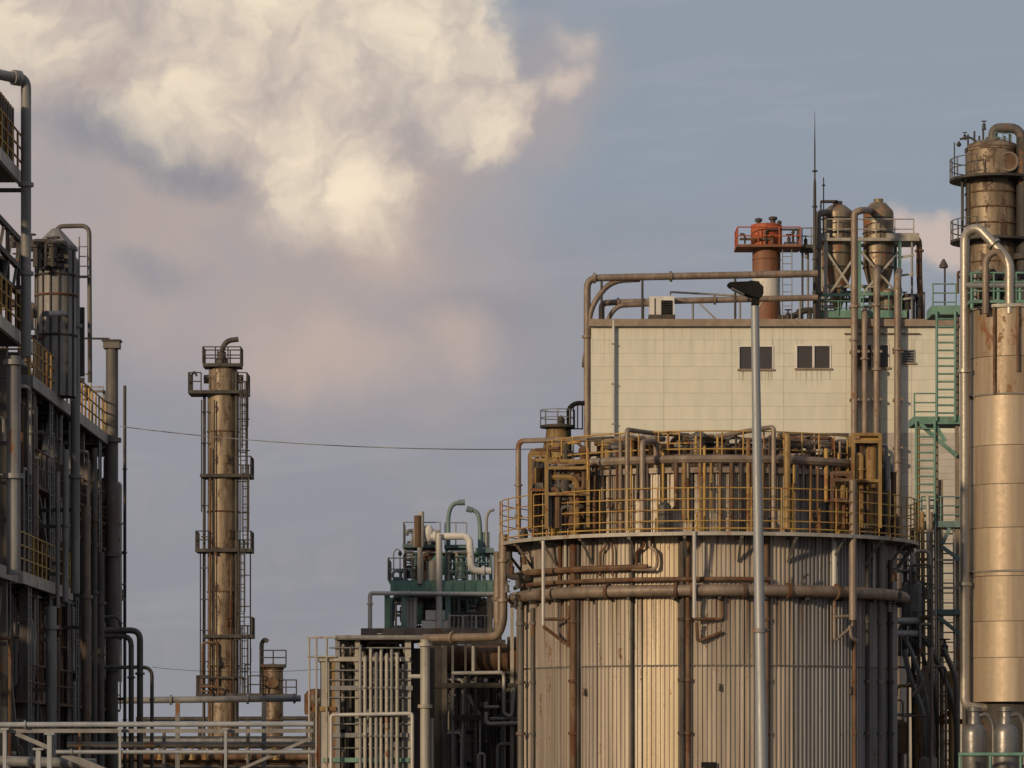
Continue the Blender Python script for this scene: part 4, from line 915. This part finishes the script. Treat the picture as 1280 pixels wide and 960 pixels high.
# ------------------------------------------------------------------ middle pipe rack and green structure
d = 97.0
rk = thing('tall_pipe_rack', 'pale steel pipe rack with a bank of eight upright pipes left of the tank', 'pipe rack', (P(470, 0, d).x, d, 0))
def G(px, py, o=0): return P(px, py, d)+Vector((0, o, 0))
def gnd(px, o=0): return Vector((P(px, 0, d).x, d+o, 0))
for px, y0, w, mat in ((407, 824, .28, 'pale'), (416, 824, .14, 'ochre'), (422, 796, .13, 'grey'), (447, 796, .13, 'pale'), (510, 796, .16, 'pale'), (506, 830, .16, 'grey')):
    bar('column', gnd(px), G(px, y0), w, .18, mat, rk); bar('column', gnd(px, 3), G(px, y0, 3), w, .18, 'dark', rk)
for y_, x0, x1, h, mat in ((797, 419, 528, .12, 'grey'), (824, 398, 512, .12, 'pale'), (860, 412, 516, .08, 'grey'), (919, 412, 510, .09, 'grey'), (950, 404, 512, .12, 'green'), (886, 385, 420, .1, 'ochre')):
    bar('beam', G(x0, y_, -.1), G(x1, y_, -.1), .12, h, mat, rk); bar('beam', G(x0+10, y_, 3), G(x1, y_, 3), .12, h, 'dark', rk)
for px in (400, 422, 448, 510): bar('joist', G(px, 825, .05), G(px, 825, 3), .1, .1, 'mid', rk)
block('upper_deck', G(419, 800, -.3), G(528, 798, 3), 'mid', rk)
rl = thing('access_ladder_rail', 'pale thin railing at the left end of the tall pipe rack', 'railing', gnd(396, -.2))
for px in (387, 396, 409): rod('post', gnd(px, -.2), G(px, 797, -.2), .028, 'pale', rl)
for y_ in (797, 821): rod('rail', G(385, y_, -.2), G(421, y_, -.2), .028, 'pale', rl)
for i, (px, y0) in enumerate(((451, 808), (457, 822), (464, 812), (471, 818), (477, 814), (484, 819), (490, 813), (497, 818))):
    up = pipe('upright_pipe', [gnd(px, -.35), G(px, y0, -.35), G(px, y0-3, .9)], .05 if i % 2 else .043, 'pale' if i % 3 else 'grey', rk, br=.1, n=10)
    for y_ in (860, 893, 920): rod('clamp', G(px, y_+1, -.35), G(px, y_-1, -.35), .085, 'grey', up)
pipe('frame_pipe', [gnd(415, -.5), G(415, 894, -.5), G(516, 892, -.5), gnd(516, -.5)], .05, 'light', rk, br=.08)
ct = pipe('tall_column_pipe', [gnd(532, -.6), G(532, 800, -.6)], .13, 'pale', rk, flanges=((0, .25), (0, .62), (0, .97)))
pipe('cross_pipe', [G(512, 846, -.5), G(530, 846, -.5)], .06, 'light', rk)
rod('upright', gnd(540, -.3), G(540, 898, -.3), .05, 'pale', rk)
clutter(rk, gnd(424, .1)+Vector((0, 0, .02)), G(508, 800, 2.7), 120, 51, ('grey', 'pale', 'mid', 'grey', 'mid', 'dark'), .018, .06)
for y_ in (810, 838, 850, 872, 905, 935): rod('lattice_rail', G(412, y_, -.15), G(512, y_, -.15), .02, 'grey', rk)
clutter(rk, gnd(386, .2)+Vector((0, 0, .02)), G(412, 866, 1.6), 14, 52, ('dark', 'rusty', 'grey', 'mid'), .05, .12)
lathe('drum', [(0, Zp(893, d)), (.3, Zp(893, d)), (.32, Zp(889, d)), (.32, Zp(868, d)), (.2, Zp(861, d)), (0, Zp(860, d))], (P(393, 0, d).x, d+.8), 'rusty', rk, n=16); rod('drum_leg', gnd(393, .8), G(393, 892, .8), .1, 'dark', rk)
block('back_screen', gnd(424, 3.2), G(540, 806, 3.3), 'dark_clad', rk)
# dark bay between rack and tank
d = 104.0
by = thing('equipment_bay', 'dark bay of pipes and a rusty drum between the pipe rack and the tank', 'pipe bay', gnd(595))
for px, w, mat in ((545, .35, 'dark'), (556, .14, 'mid'), (566, .07, 'grey'), (582, .06, 'mid'), (648, .12, 'brown_pipe'), (640, .1, 'pale')): bar('column', gnd(px, -.2), G(px, 800 if px < 600 else 742, -.2), w, .2, mat, by)
for y_, x0, x1, mat in ((857, 540, 652, 'dark'), (897, 566, 612, 'dark'), (803, 536, 632, 'dark')): bar('beam', G(x0, y_, -.25), G(x1, y_, -.25), .14, .2, mat, by)
pts = [G(556, 824, .7), G(650, 822, .7)]; pipe('exchanger_drum', pts, .42, 'rusty', by, n=24, flanges=((0, .1), (0, .9)))
for px in (592, 625): torus('strap', (0, 0), .43, 0, .03, 'ochre', by, n=24, m=6); st_ = [o for o in by.children if o.name.startswith('strap')][-1]; wm = Matrix.Translation(G(px, 823, .7)) @ Matrix.Rotation(pi/2, 4, 'Y'); st_.matrix_basis = wm; WM[st_] = wm
for px in (575, 635): bar('saddle', gnd(px, .7), G(px, 836, .7), .2, .3, 'dark', by)
rod('stay', G(592, 842, -.2), G(592, 806, -.2), .06, 'light', by); rod('stay', G(624, 842, -.2), G(624, 806, -.2), .04, 'pale', by)
pipe('loop_pipe', [G(565, 842, -.4), G(630, 841, -.4), G(630, 893, -.4), G(640, 896, -.4), G(643, 860, -.4)], .055, 'light', by, br=.12)
pipe('loop_pipe', [G(608, 890, -.45), G(608, 905, -.45), G(657, 904, -.45)], .06, 'light', by, br=.12)
pipe('loop_pipe', [G(605, 884, -.4), G(624, 884, -.4)], .05, 'pale', by); bar('brace', G(566, 846, -.1), G(600, 857, -.1), .1, .1, 'grey', by)
bar('brace', G(584, 868, -.1), G(600, 894, -.1), .09, .06, 'pale', by); rod('stub', G(579, 893, -.2), G(579, 865, -.2), .05, 'pale', by)
pipe('u_pipe', [gnd(598, -.5), G(598, 942, -.5), G(606, 942, -.5), gnd(606, -.5)], .04, 'light', by)
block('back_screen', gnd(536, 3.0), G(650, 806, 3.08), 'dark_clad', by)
clutter(by, gnd(552, -.3)+Vector((0, 0, .02)), G(646, 842, 2.6), 130, 53, ('dark', 'mid', 'grey', 'mid', 'light', 'pale'), .015, .06)
pipe('grey_pipe', [G(622, 778, -.2), G(622, 720, -.2), G(622, 690, -.2)], .12, 'brown_pipe', by, flanges=((0, .5),)); rod('grey_pipe', G(622, 805, -.2), G(622, 778, -.2), .12, 'brown_pipe', by)
bar('post', gnd(612, 2), G(612, 742, 2), .15, .15, 'mid', by)

d = 122.0
gs = thing('green_platform_structure', 'green and grey process structure with white pipes and curved vents left of the tank', 'process structure', gnd(545))
for px, y0 in ((484, 742), (505, 742), (560, 742), (612, 742)):
    for o in (0, 3.2): bar('column', gnd(px, o), G(px, y0, o), .18, .18, 'green' if px < 500 else 'teal', gs)
mb = block('main_beam', G(488, 741, -.12), G(616, 727, .02), 'green', gs)
for q in range(9): block('web_stiffener', G(495+q*14, 740, -.16), G(496+q*14, 728, -.12), 'green', mb)
block('side_beam', G(488, 741, 3.2), G(616, 727, 3.35), 'green', gs); block('main_deck', G(486, 728, 0.03), G(617, 725, 3.19), 'teal', gs)
pipe('edge_pipe', [gnd(463, -.3), G(463, 742, -.3), G(622, 743, -.3)], .075, 'light', gs, br=.1, flanges=((0, .95), (1, .3)))
block('lower_deck', G(452, 796, -.6), G(625, 786, 3.4), 'brown_pipe', gs)
block('upper_deck', G(503, 684, .2), G(551, 680, 2.2), 'teal', gs); block('upper_deck', G(555, 684, .4), G(583, 680, 2.2), 'teal', gs); block('upper_deck', G(594, 690, .4), G(617, 684, 2.2), 'teal', gs)
for px in (506, 548, 558, 580, 597, 614): bar('post', G(px, 727, .6), G(px, 684, .6), .09, .09, 'teal' if px > 550 else 'grey', gs)
railing([G(504, 680, 2.1), G(504, 680, .25), G(550, 680, .25)], .75, 'grey', gs, r=.02, gap=.5); railing([G(556, 680, .45), G(583, 680, .45)], .75, 'grey', gs, r=.02, gap=.4)
railing([G(485, 725, 3.0), G(485, 725, .1), G(515, 725, .1)], .75, 'grey', gs, r=.022, gap=.4); railing([G(556, 725, .05), G(612, 725, .05)], .6, 'teal', gs, r=.022, gap=.4)
for px, y0, y1, r_, mat in ((549, 668, 796, .11, 'light'), (525, 684, 730, .09, 'pale'), (527, 640, 684, .09, 'pale'), (523, 645, 684, .14, 'rusty'), (519, 660, 684, .06, 'grey')): rod('upright_pipe', G(px, y1, -.2), G(px, y0, -.2), r_, mat, gs)
pipe('white_pipe', [G(538, 671, -.05), G(587, 670, -.05), G(589, 714, -.05), G(614, 714, -.05)], .125, 'white', gs, br=.28, flanges=((0, .1), (2, .6)))
lathe('cream_vessel', [(0, Zp(678, d)), (.1, Zp(677, d)), (.17, Zp(671, d)), (.2, Zp(662, d)), (.12, Zp(657, d)), (0, Zp(656, d))], (P(535, 0, d).x, d), 'white', gs, n=16)
lathe('brown_vessel', [(0, Zp(726, d)), (.36, Zp(726, d)), (.36, Zp(700, d)), (.42, Zp(699, d)), (.42, Zp(695, d)), (.36, Zp(694, d)), (.36, Zp(686, d)), (0, Zp(685, d))], (P(536, 0, d).x, d+.8), 'rusty', gs, n=20)
lathe('pale_vessel', [(0, Zp(726, d)), (.22, Zp(726, d)), (.22, Zp(703, d)), (.1, Zp(699, d)), (0, Zp(699, d))], (P(541, 0, d).x, d+.2), 'pale', gs, n=16)
pipe('vent_hook', [G(560, 682, .5), G(560, 642, .5), G(565, 628, .5), G(581, 627, .5)], .075, 'teal', gs, br=.5); rod('vent_tip', G(573, 627, .5), G(581, 626.5, .5), .1, 'teal', gs)
pipe('vent_hook', [G(600, 684, .5), G(600, 655, .5), G(597, 638, .5), G(584, 635, .5)], .075, 'teal', gs, br=.5); rod('vent_tip', G(590, 636.5, .5), G(583, 634.5, .5), .1, 'teal', gs)
pipe('vent_hook', [G(608, 684, .5), G(608, 645, .5), G(612, 637, .5), G(618, 636, .5)], .05, 'grey', gs, br=.3)
block('teal_box', G(597, 682, .5), G(612, 664, 1.2), 'teal', gs)
pipe('lamp_hook', [G(492, 725, .1), G(492, 690, .1), G(496, 685, .1), G(500, 689, .1)], .02, 'grey', gs, br=.12); lathe('lamp_bulb', [(.02, Zp(688, d)), (.07, Zp(691, d)), (.07, Zp(693, d)), (0, Zp(696, d))], (P(500, 0, d).x, d+.1), 'dark', gs, n=10)
for px in (508, 513, 518): rod('white_tube', G(px, 786, .3), G(px, 746, .3), .09, 'light', gs)
cm = block('compressor_box', G(532, 775, -.1), G(556, 763, 1), 'white', gs); block('compressor_box', G(527, 786, -.12), G(560, 776, 1.1), 'white', gs)
for q in range(10): rod('stub', G(562+q*5.5, 786, -.2), G(562+q*5.5, 768+(q*7 % 5), -.2), .045, ('pale', 'mid', 'brown_pipe')[q % 3], gs)
rod('stub_rail', G(560, 770, -.2), G(615, 770, -.2), .025, 'pale', gs)
clutter(gs, G(490, 786, .3), G(610, 745, 3), 70, 61, ('teal', 'mid', 'grey', 'light', 'green'), .02, .08)
clutter(gs, G(505, 725, .1), G(612, 690, 2.5), 50, 62, ('teal', 'green', 'mid', 'grey', 'pale'), .02, .06)
clutter(gs, G(490, 725, .5), G(512, 712, 1.5), 8, 63, ('dark', 'teal', 'grey'), .03, .07)
valve(G(577, 712, .2), .3, 'teal', gs); clutter(gs, G(507, 680, .4), G(548, 660, 1.8), 12, 64, ('grey', 'pale', 'rusty', 'mid'), .03, .07)
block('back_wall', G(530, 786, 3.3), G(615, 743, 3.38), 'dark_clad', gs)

# ------------------------------------------------------------------ left process structure
XF = -13.0
def Lp(px, py, o=0):            # a point on the plane x = XF - o (o metres behind the facade)
    d_ = -(XF-o)*F/(640-px); return P(px, py, d_)
def LY(px): return -XF*F/(640-px)
ls = thing('left_process_structure', 'dark multi-storey process structure full of pipes at the left edge', 'process structure', (XF-2, 105, 0))
Yn, Yf = 84.0, 119.0
for y in (89.6, 93.2, 97.5, 103.5, 110, 118):
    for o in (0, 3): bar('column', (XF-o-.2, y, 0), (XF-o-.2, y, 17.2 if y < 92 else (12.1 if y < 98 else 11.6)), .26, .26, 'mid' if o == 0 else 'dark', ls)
def floor(z, y0, y1, edge, rmat=None, out=.5, h=1.05):
    f_ = block('deck', (XF-3.4, y0, z-.1), (XF+out, y1, z), 'dark', ls)
    block('edge_beam', (XF+out, y0, z-.30), (XF+out+.1, y1, z+.02), edge, f_)
    block('end_beam', (XF-3.4, y0-.1, z-.30), (XF+out, y0, z+.02), edge, f_)
    if rmat: railing([(XF+out, y0+.02, z+.02), (XF+out, y1, z+.02)], h, rmat, f_, r=.03, gap=.9, mids=2); railing([(XF-2.5, y0+.02, z+.02), (XF+out-.01, y0+.02, z+.02)], h, rmat, f_, r=.03, gap=.9, mids=2)
floor(16.7, 89.3, 94.2, 'pale', 'yellow', .2); floor(12.55, 89.3, 95.5, 'pale', 'yellow', .2)
floor(11.75, 96.2, 117, 'grey', 'yellow', .1); floor(6.42, 89.3, 94, 'grey', None, 0); floor(6.42, 94.3, 105, 'pale', 'yellow', .1)
block('end_beam', (XF-3.4, 117.1, 11.4), (XF+.1, 117.3, 11.77), 'grey', ls)
for y in range(90, 119, 3): bar('joist', (XF-3.2, y+.5, 6.2), (XF-.05, y+.5, 6.2), .2, .15, 'dark', ls); bar('joist', (XF-3.2, y+.7, 11.45), (XF-.05, y+.7, 11.45), .2, .15, 'dark', ls)
# cladding sheets closing the back and the far end of the structure
for i in range(22):
    y = 89.4+i*1.5; 
    for z0, z1 in ((0, 6.2), (6.5, 11.4)): block('wall_sheet', (XF-3.6-.03*(i % 2), y+.02, z0), (XF-3.5, y+1.48, z1), 'dark_clad', ls)
for i in range(4):
    x0 = XF-3.4+i*.72
    for z0, z1 in ((0, 6.2), (6.5, 9.6)): block('wall_sheet', (x0+.01, 121.0, z0), (x0+.70, 121.06+.02*(i % 2), z1), 'dark_clad', ls)
# diagonal braces
for y0, y1, z0, z1 in ((89.6, 93.2, 0, 6.1), (97.5, 93.2, 0, 6.1), (93.2, 97.5, 6.5, 11.4), (103.5, 97.5, 6.5, 11.4), (97.5, 103.5, 6.5, 11.4), (103.5, 97.5, 0, 6.1)):
    bar('brace', (XF-.25, y0, z0), (XF-.25, y1, z1), .13, .13, 'grey', ls)
for n_, (lo_, hi_, cnt) in enumerate((((XF-3, 90, .02), (XF-.1, 118, 6.0), 150), ((XF-3, 90, 6.5), (XF-.1, 118, 11.3), 150), ((XF-2.8, 104, 11.8), (XF-.2, 116, 13.2), 26), ((XF-2.6, 90, 12.6), (XF-.3, 95, 14.6), 24), ((XF-2.5, 96.5, 11.8), (XF-.4, 104, 14.2), 26), ((XF-.3, 110, 4), (XF+.15, 119, 10.5), 30))):
    clutter(ls, lo_, hi_, cnt, 70+n_, ('mid', 'grey', 'dark', 'grey', 'rusty', 'brown_pipe', 'pale'), .025, .11)
RL = random.Random(17)
for i in range(64):     # small facade pipes between the decks
    y = RL.uniform(91, 118.5); z0, z1 = RL.choice(((0, 6.1), (0, 6.1), (6.5, 11.4), (6.5, 11.4), (11.8, 13.4)))
    if z0 > 11 and y < 97: continue
    a_ = z0 if RL.random() < .5 else RL.uniform(z0, z1-1); b_ = z1 if a_ > z0 else RL.uniform(a_+1, z1); xo = XF+RL.uniform(-.15, .12); dy_ = RL.uniform(-1, 1)
    pipe('facade_pipe', [(xo, y, a_), (xo, y, b_), (xo, y+dy_, b_), (xo-.8, y+dy_, b_)], RL.choice((.025, .035, .05, .07)), RL.choice(('grey', 'brown_pipe', 'pale', 'mid', 'rusty', 'grey')), ls, n=7, flanges=((0, .5),))
for y in (96, 100.5, 106.5, 112.5):
    for z0, z1 in ((0, 6.3), (6.5, 11.6)): rod('stile', (XF+.1, y, z0), (XF+.1, y, z1), .025, 'grey', ls); rod('stile', (XF+.1, y+.5, z0), (XF+.1, y+.5, z1), .025, 'grey', ls)
    for q in range(34): rod('rung', (XF+.1, y, .3+q*.33), (XF+.1, y+.5, .3+q*.33), .018, 'grey', ls)
for z0, y0, y1 in ((3.1, 96, 119), (9.0, 97, 119), (8.2, 105, 119)):
    railing([(XF+.05, y0, z0), (XF+.05, y1, z0)], .95, 'rusty', ls, r=.025, gap=1.1, mids=1); bar('catwalk', (XF-.3, y0, z0-.04), (XF-.3, y1, z0-.04), .7, .08, 'rusty', ls)
# upper rusty screen with slats on the top deck
sc = block('screen', (XF-.05, 89.5, 16.75), (XF-.02, 93.9, 18.4), 'rusty', ls)
for i in range(10): block('slat', (XF-.02, 89.6+i*.43, 16.8), (XF+.04, 89.85+i*.43, 18.45), 'dark' if i % 2 else 'rusty', sc)
# lattice of old steelwork under the sky gap
for i, y in enumerate((89.7, 91.5, 93.5, 95.5, 97.5)):
    bar('lattice_post', (XF-.1, y, 12.6), (XF-.1, y, 15.4-.0*i), .1, .1, 'dark', ls)
for zz_ in (15.35, 14.6, 13.9): bar('lattice_beam', (XF-.1, 89.5, zz_), (XF-.1, 97.5, zz_-.05), .12, .14, 'dark', ls)
for i in range(5): bar('lattice_brace', (XF-.1, 89.7+i*1.6, 13.9), (XF-.1, 91.2+i*1.6, 15.3), .07, .07, 'mid', ls)
block('back_tank', (XF-2.6, 90, 12.6), (XF-.6, 96, 14.7), 'dark_clad', ls)

def lpipe(name, label, pts, r, mat, fl=(), br=None, o=-.5, brk=()):
    w = [Lp(a, c, o) for a, c in pts]; yb = w[0].y
    w = [Vector((q.x, q.y, max(0, q.z))) for q in w]
    t = thing(name, label, 'pipe', (w[0].x, w[0].y, w[0].z))
    pipe('pipe_run', w, r, mat, t, br, fl, n=14)
    return t
def lv(px, y, o=-.5): # world point at pixel row y on vertical line through px at its facade depth
    return Lp(px, y, o)
def vpipe(name, label, px, y0, y1, r, mat, fl=(), o=-.5, extra=None, br=None, toground=False):
    a = Lp(px, y1, o); b_ = Lp(px, y0, o)
    if toground: a.z = 0
    pts = [a, b_] + [Vector(b_)+Vector(e) for e in (extra or [])]
    t = thing(name, label, 'pipe', (a.x, a.y, a.z)); pipe('pipe_run', pts, r, mat, t, br, fl, n=14)
    for q in (.25, .6):
        c = a.lerp(b_, q); bar('pipe_bracket', c, (XF-.25, c.y, c.z), .1, .1, 'dark', t)
    return t
vpipe('tall_elbow_pipe', 'tall grey pipe with elbow at its top in the upper left corner', 32.5, 99, 446, .135, 'grey', ((0, .3), (0, .62), (1, .5), (1, .75)), extra=[(0, -1.2, .12), (-.2, -6.5, .25)] if False else [(-.35, -.3, 0), (-1.2, -1.2, .05)], br=.3)
vpipe('grey_riser', 'wide pale grey riser below the lowest yellow railing corner at far left', 17, 445, 718, .18, 'grey', ((0, .45), (0, .97)))
vpipe('long_riser', 'long grey pipe rising through three decks with elbow beside the conical silo', 94, 324, 742, .135, 'grey', ((0, .35), (0, .8)), extra=[(-.4, -.1, .02), (-.9, -.5, 0)], br=.25)
TV = vpipe('thick_vent', 'thick dark vent pipe with square head standing at the structure\'s right side', 140, 436, 860, .20, 'mid', ((0, .3), (0, .55), (0, .8)), o=-.3, toground=True)
hp = Lp(140, 436, -.3); hv = TV
block('cap_box', hp+Vector((-.26, -.25, .0)), hp+Vector((.26, .25, .22)), 'mid', hv); block('cap_flange', hp+Vector((-.3, -.29, .22)), hp+Vector((.3, .29, .27)), 'dark', hv)
pipe('cap_pipe', [hp+Vector((-.1, 0, .25)), hp+Vector((-.1, 0, .32)), hp+Vector((-.95, -.1, .32))], .035, 'dark', hv)
vpipe('thin_riser', 'thin dark pipe running down the outermost right side of the left structure', 156, 482, 870, .055, 'dark', ((0, .2), (0, .4), (0, .6), (0, .8)), o=-.2, toground=True)
vpipe('rust_riser', 'pale brown riser down to the fence below the yellow railing', 108, 632, 905, .13, 'brown_pipe', ((0, .7),), toground=True)
vpipe('short_riser', 'short grey riser in front of the middle deck', 82, 562, 752, .09, 'grey', ((0, .5),))
vpipe('broad_riser', 'broad pale grey pipe standing under the lowest yellow railing', 64, 758, 905, .15, 'grey', ((0, .9),), toground=True)
vpipe('side_riser', 'slim grey pipe between the two long risers', 72, 590, 760, .06, 'grey', o=-.4)
for px, y0, r_, nm, lb in ((118, 560, .09, 'inner_riser', 'grey riser just left of the thick dark vent pipe'), (126, 690, .11, 'inner_riser', 'stub riser low beside the thick dark vent pipe')): vpipe(nm, lb, px, y0, 905, r_, 'mid', ((0, .6), (0, .8)), toground=True)
# outer loops at the right side
q0, q1 = Lp(113, 789, -.5), Lp(175, 789, -3); dl = 112.0
for nm, lb, pts, r_ in (('low_loop', 'thick dark pipe loop bending down to the ground right of the left structure', [(118, 788), (175, 788), (175, 968)], .10), ('outer_loop', 'thin dark pipe loop, outermost beside the left structure', [(128, 834), (190, 834), (190, 968)], .06), ('inner_loop', 'dark pipe loop inside the thick one beside the left structure', [(128, 772), (151, 770), (151, 800)], .045), ('second_loop', 'dark downpipe just inside the thick pipe loop', [(140, 795), (164, 795), (164, 968)], .085)):
    w = [P(a, c, dl) for a, c in pts]; w = [Vector((e.x, e.y, max(0, e.z))) for e in w]
    w[0].x = min(w[0].x, XF+.1)
    t = thing('pipe_loop', lb, 'pipe', w[-1], 'pipe loops beside the left structure'); pipe('pipe_run', w, r_, 'mid', t, br=.3, flanges=((1, .3),))
# conical silo on the structure
d = 102.0; kc = d/F; cx = (70-640)*kc - .0; R = 25*kc
cs = thing('conical_silo', 'dark grey silo with conical roof on the left structure', 'silo', (cx, d, 11.75))
lathe('body', [(R, 11.76), (R, Zp(312, d)), (R+.03, Zp(311, d))], (cx, d), 'grey', cs, n=28)
lathe('roof', [(R+.06, Zp(313, d)), (R+.06, Zp(309, d)), (.12, Zp(286, d)), (0, Zp(285, d))], (cx, d), 'grey', cs, n=10, smooth=0)
for i in range(7):
    a = -1.4+i*.42; rod('rib', (cx+(R+.01)*sin(a), d-(R+.01)*cos(a), 11.76), (cx+(R+.01)*sin(a), d-(R+.01)*cos(a), Zp(314, d)), .03, 'dark', cs)
for y_ in (345, 370, 420): torus('hoop', (cx, d), R+.02, Zp(y_, d), .035, 'rusty' if y_ == 370 else 'dark', cs, n=32, m=6)
pipe('crossover', [Lp(58, 392, -.4), Lp(86, 392, -.4)], .08, 'grey', cs)
pipe('top_pipe', [P(70, 300, d), P(71, 283, d), P(111.5, 282, d), P(112.5, 478, d)], .065, 'mid', cs, br=.25)
ladder(P(105, 345, d-.2), P(105, 296, d-.2), 12*kc, 'grey', cs, r=.022, gap=.25); bar('ladder_foot', P(94, 346, d-.2), P(113, 346, d-.2), .06, .12, 'mid', cs)
clutter(cs, (cx-R-.5, d-R-.7, Zp(340, d)), (cx+R*.6, d-R-.05, Zp(308, d)), 18, 81, ('dark', 'mid', 'dark'), .04, .09)
bar('side_beam', P(44, 312, d-.8), P(86, 322, d-.8), .1, .12, 'dark', cs); bar('side_beam', P(44, 327, d-.8), P(86, 333, d-.8), .1, .12, 'dark', cs)
block('side_stair', P(97, 470, d+1.4), P(106, 385, d+1.6), 'dark', cs)
# power line
t0, t1 = Lp(150, 533, -.2), P(690, 561, 106); pts = []
for i in range(25):
    q = i/24; p = t0.lerp(t1, q); p.z -= .55*4*q*(1-q)*.45; pts.append(p)
o = obj('power_line', *sweep(pts, .014, 6), 'grey'); tag(o, 'thin sagging cable stretched across the sky from the left structure to the tank', 'cable')
t0, t1 = P(190, 834, 112), P(407, 836, 97.1); pts = [t0.lerp(t1, i/12)-Vector((0, 0, .12*4*(i/12)*(1-i/12))) for i in range(13)]
o = obj('guy_wire', *sweep(pts, .007, 5), 'dark'); tag(o, 'hair-thin low wire behind the two rusty towers', 'cable')
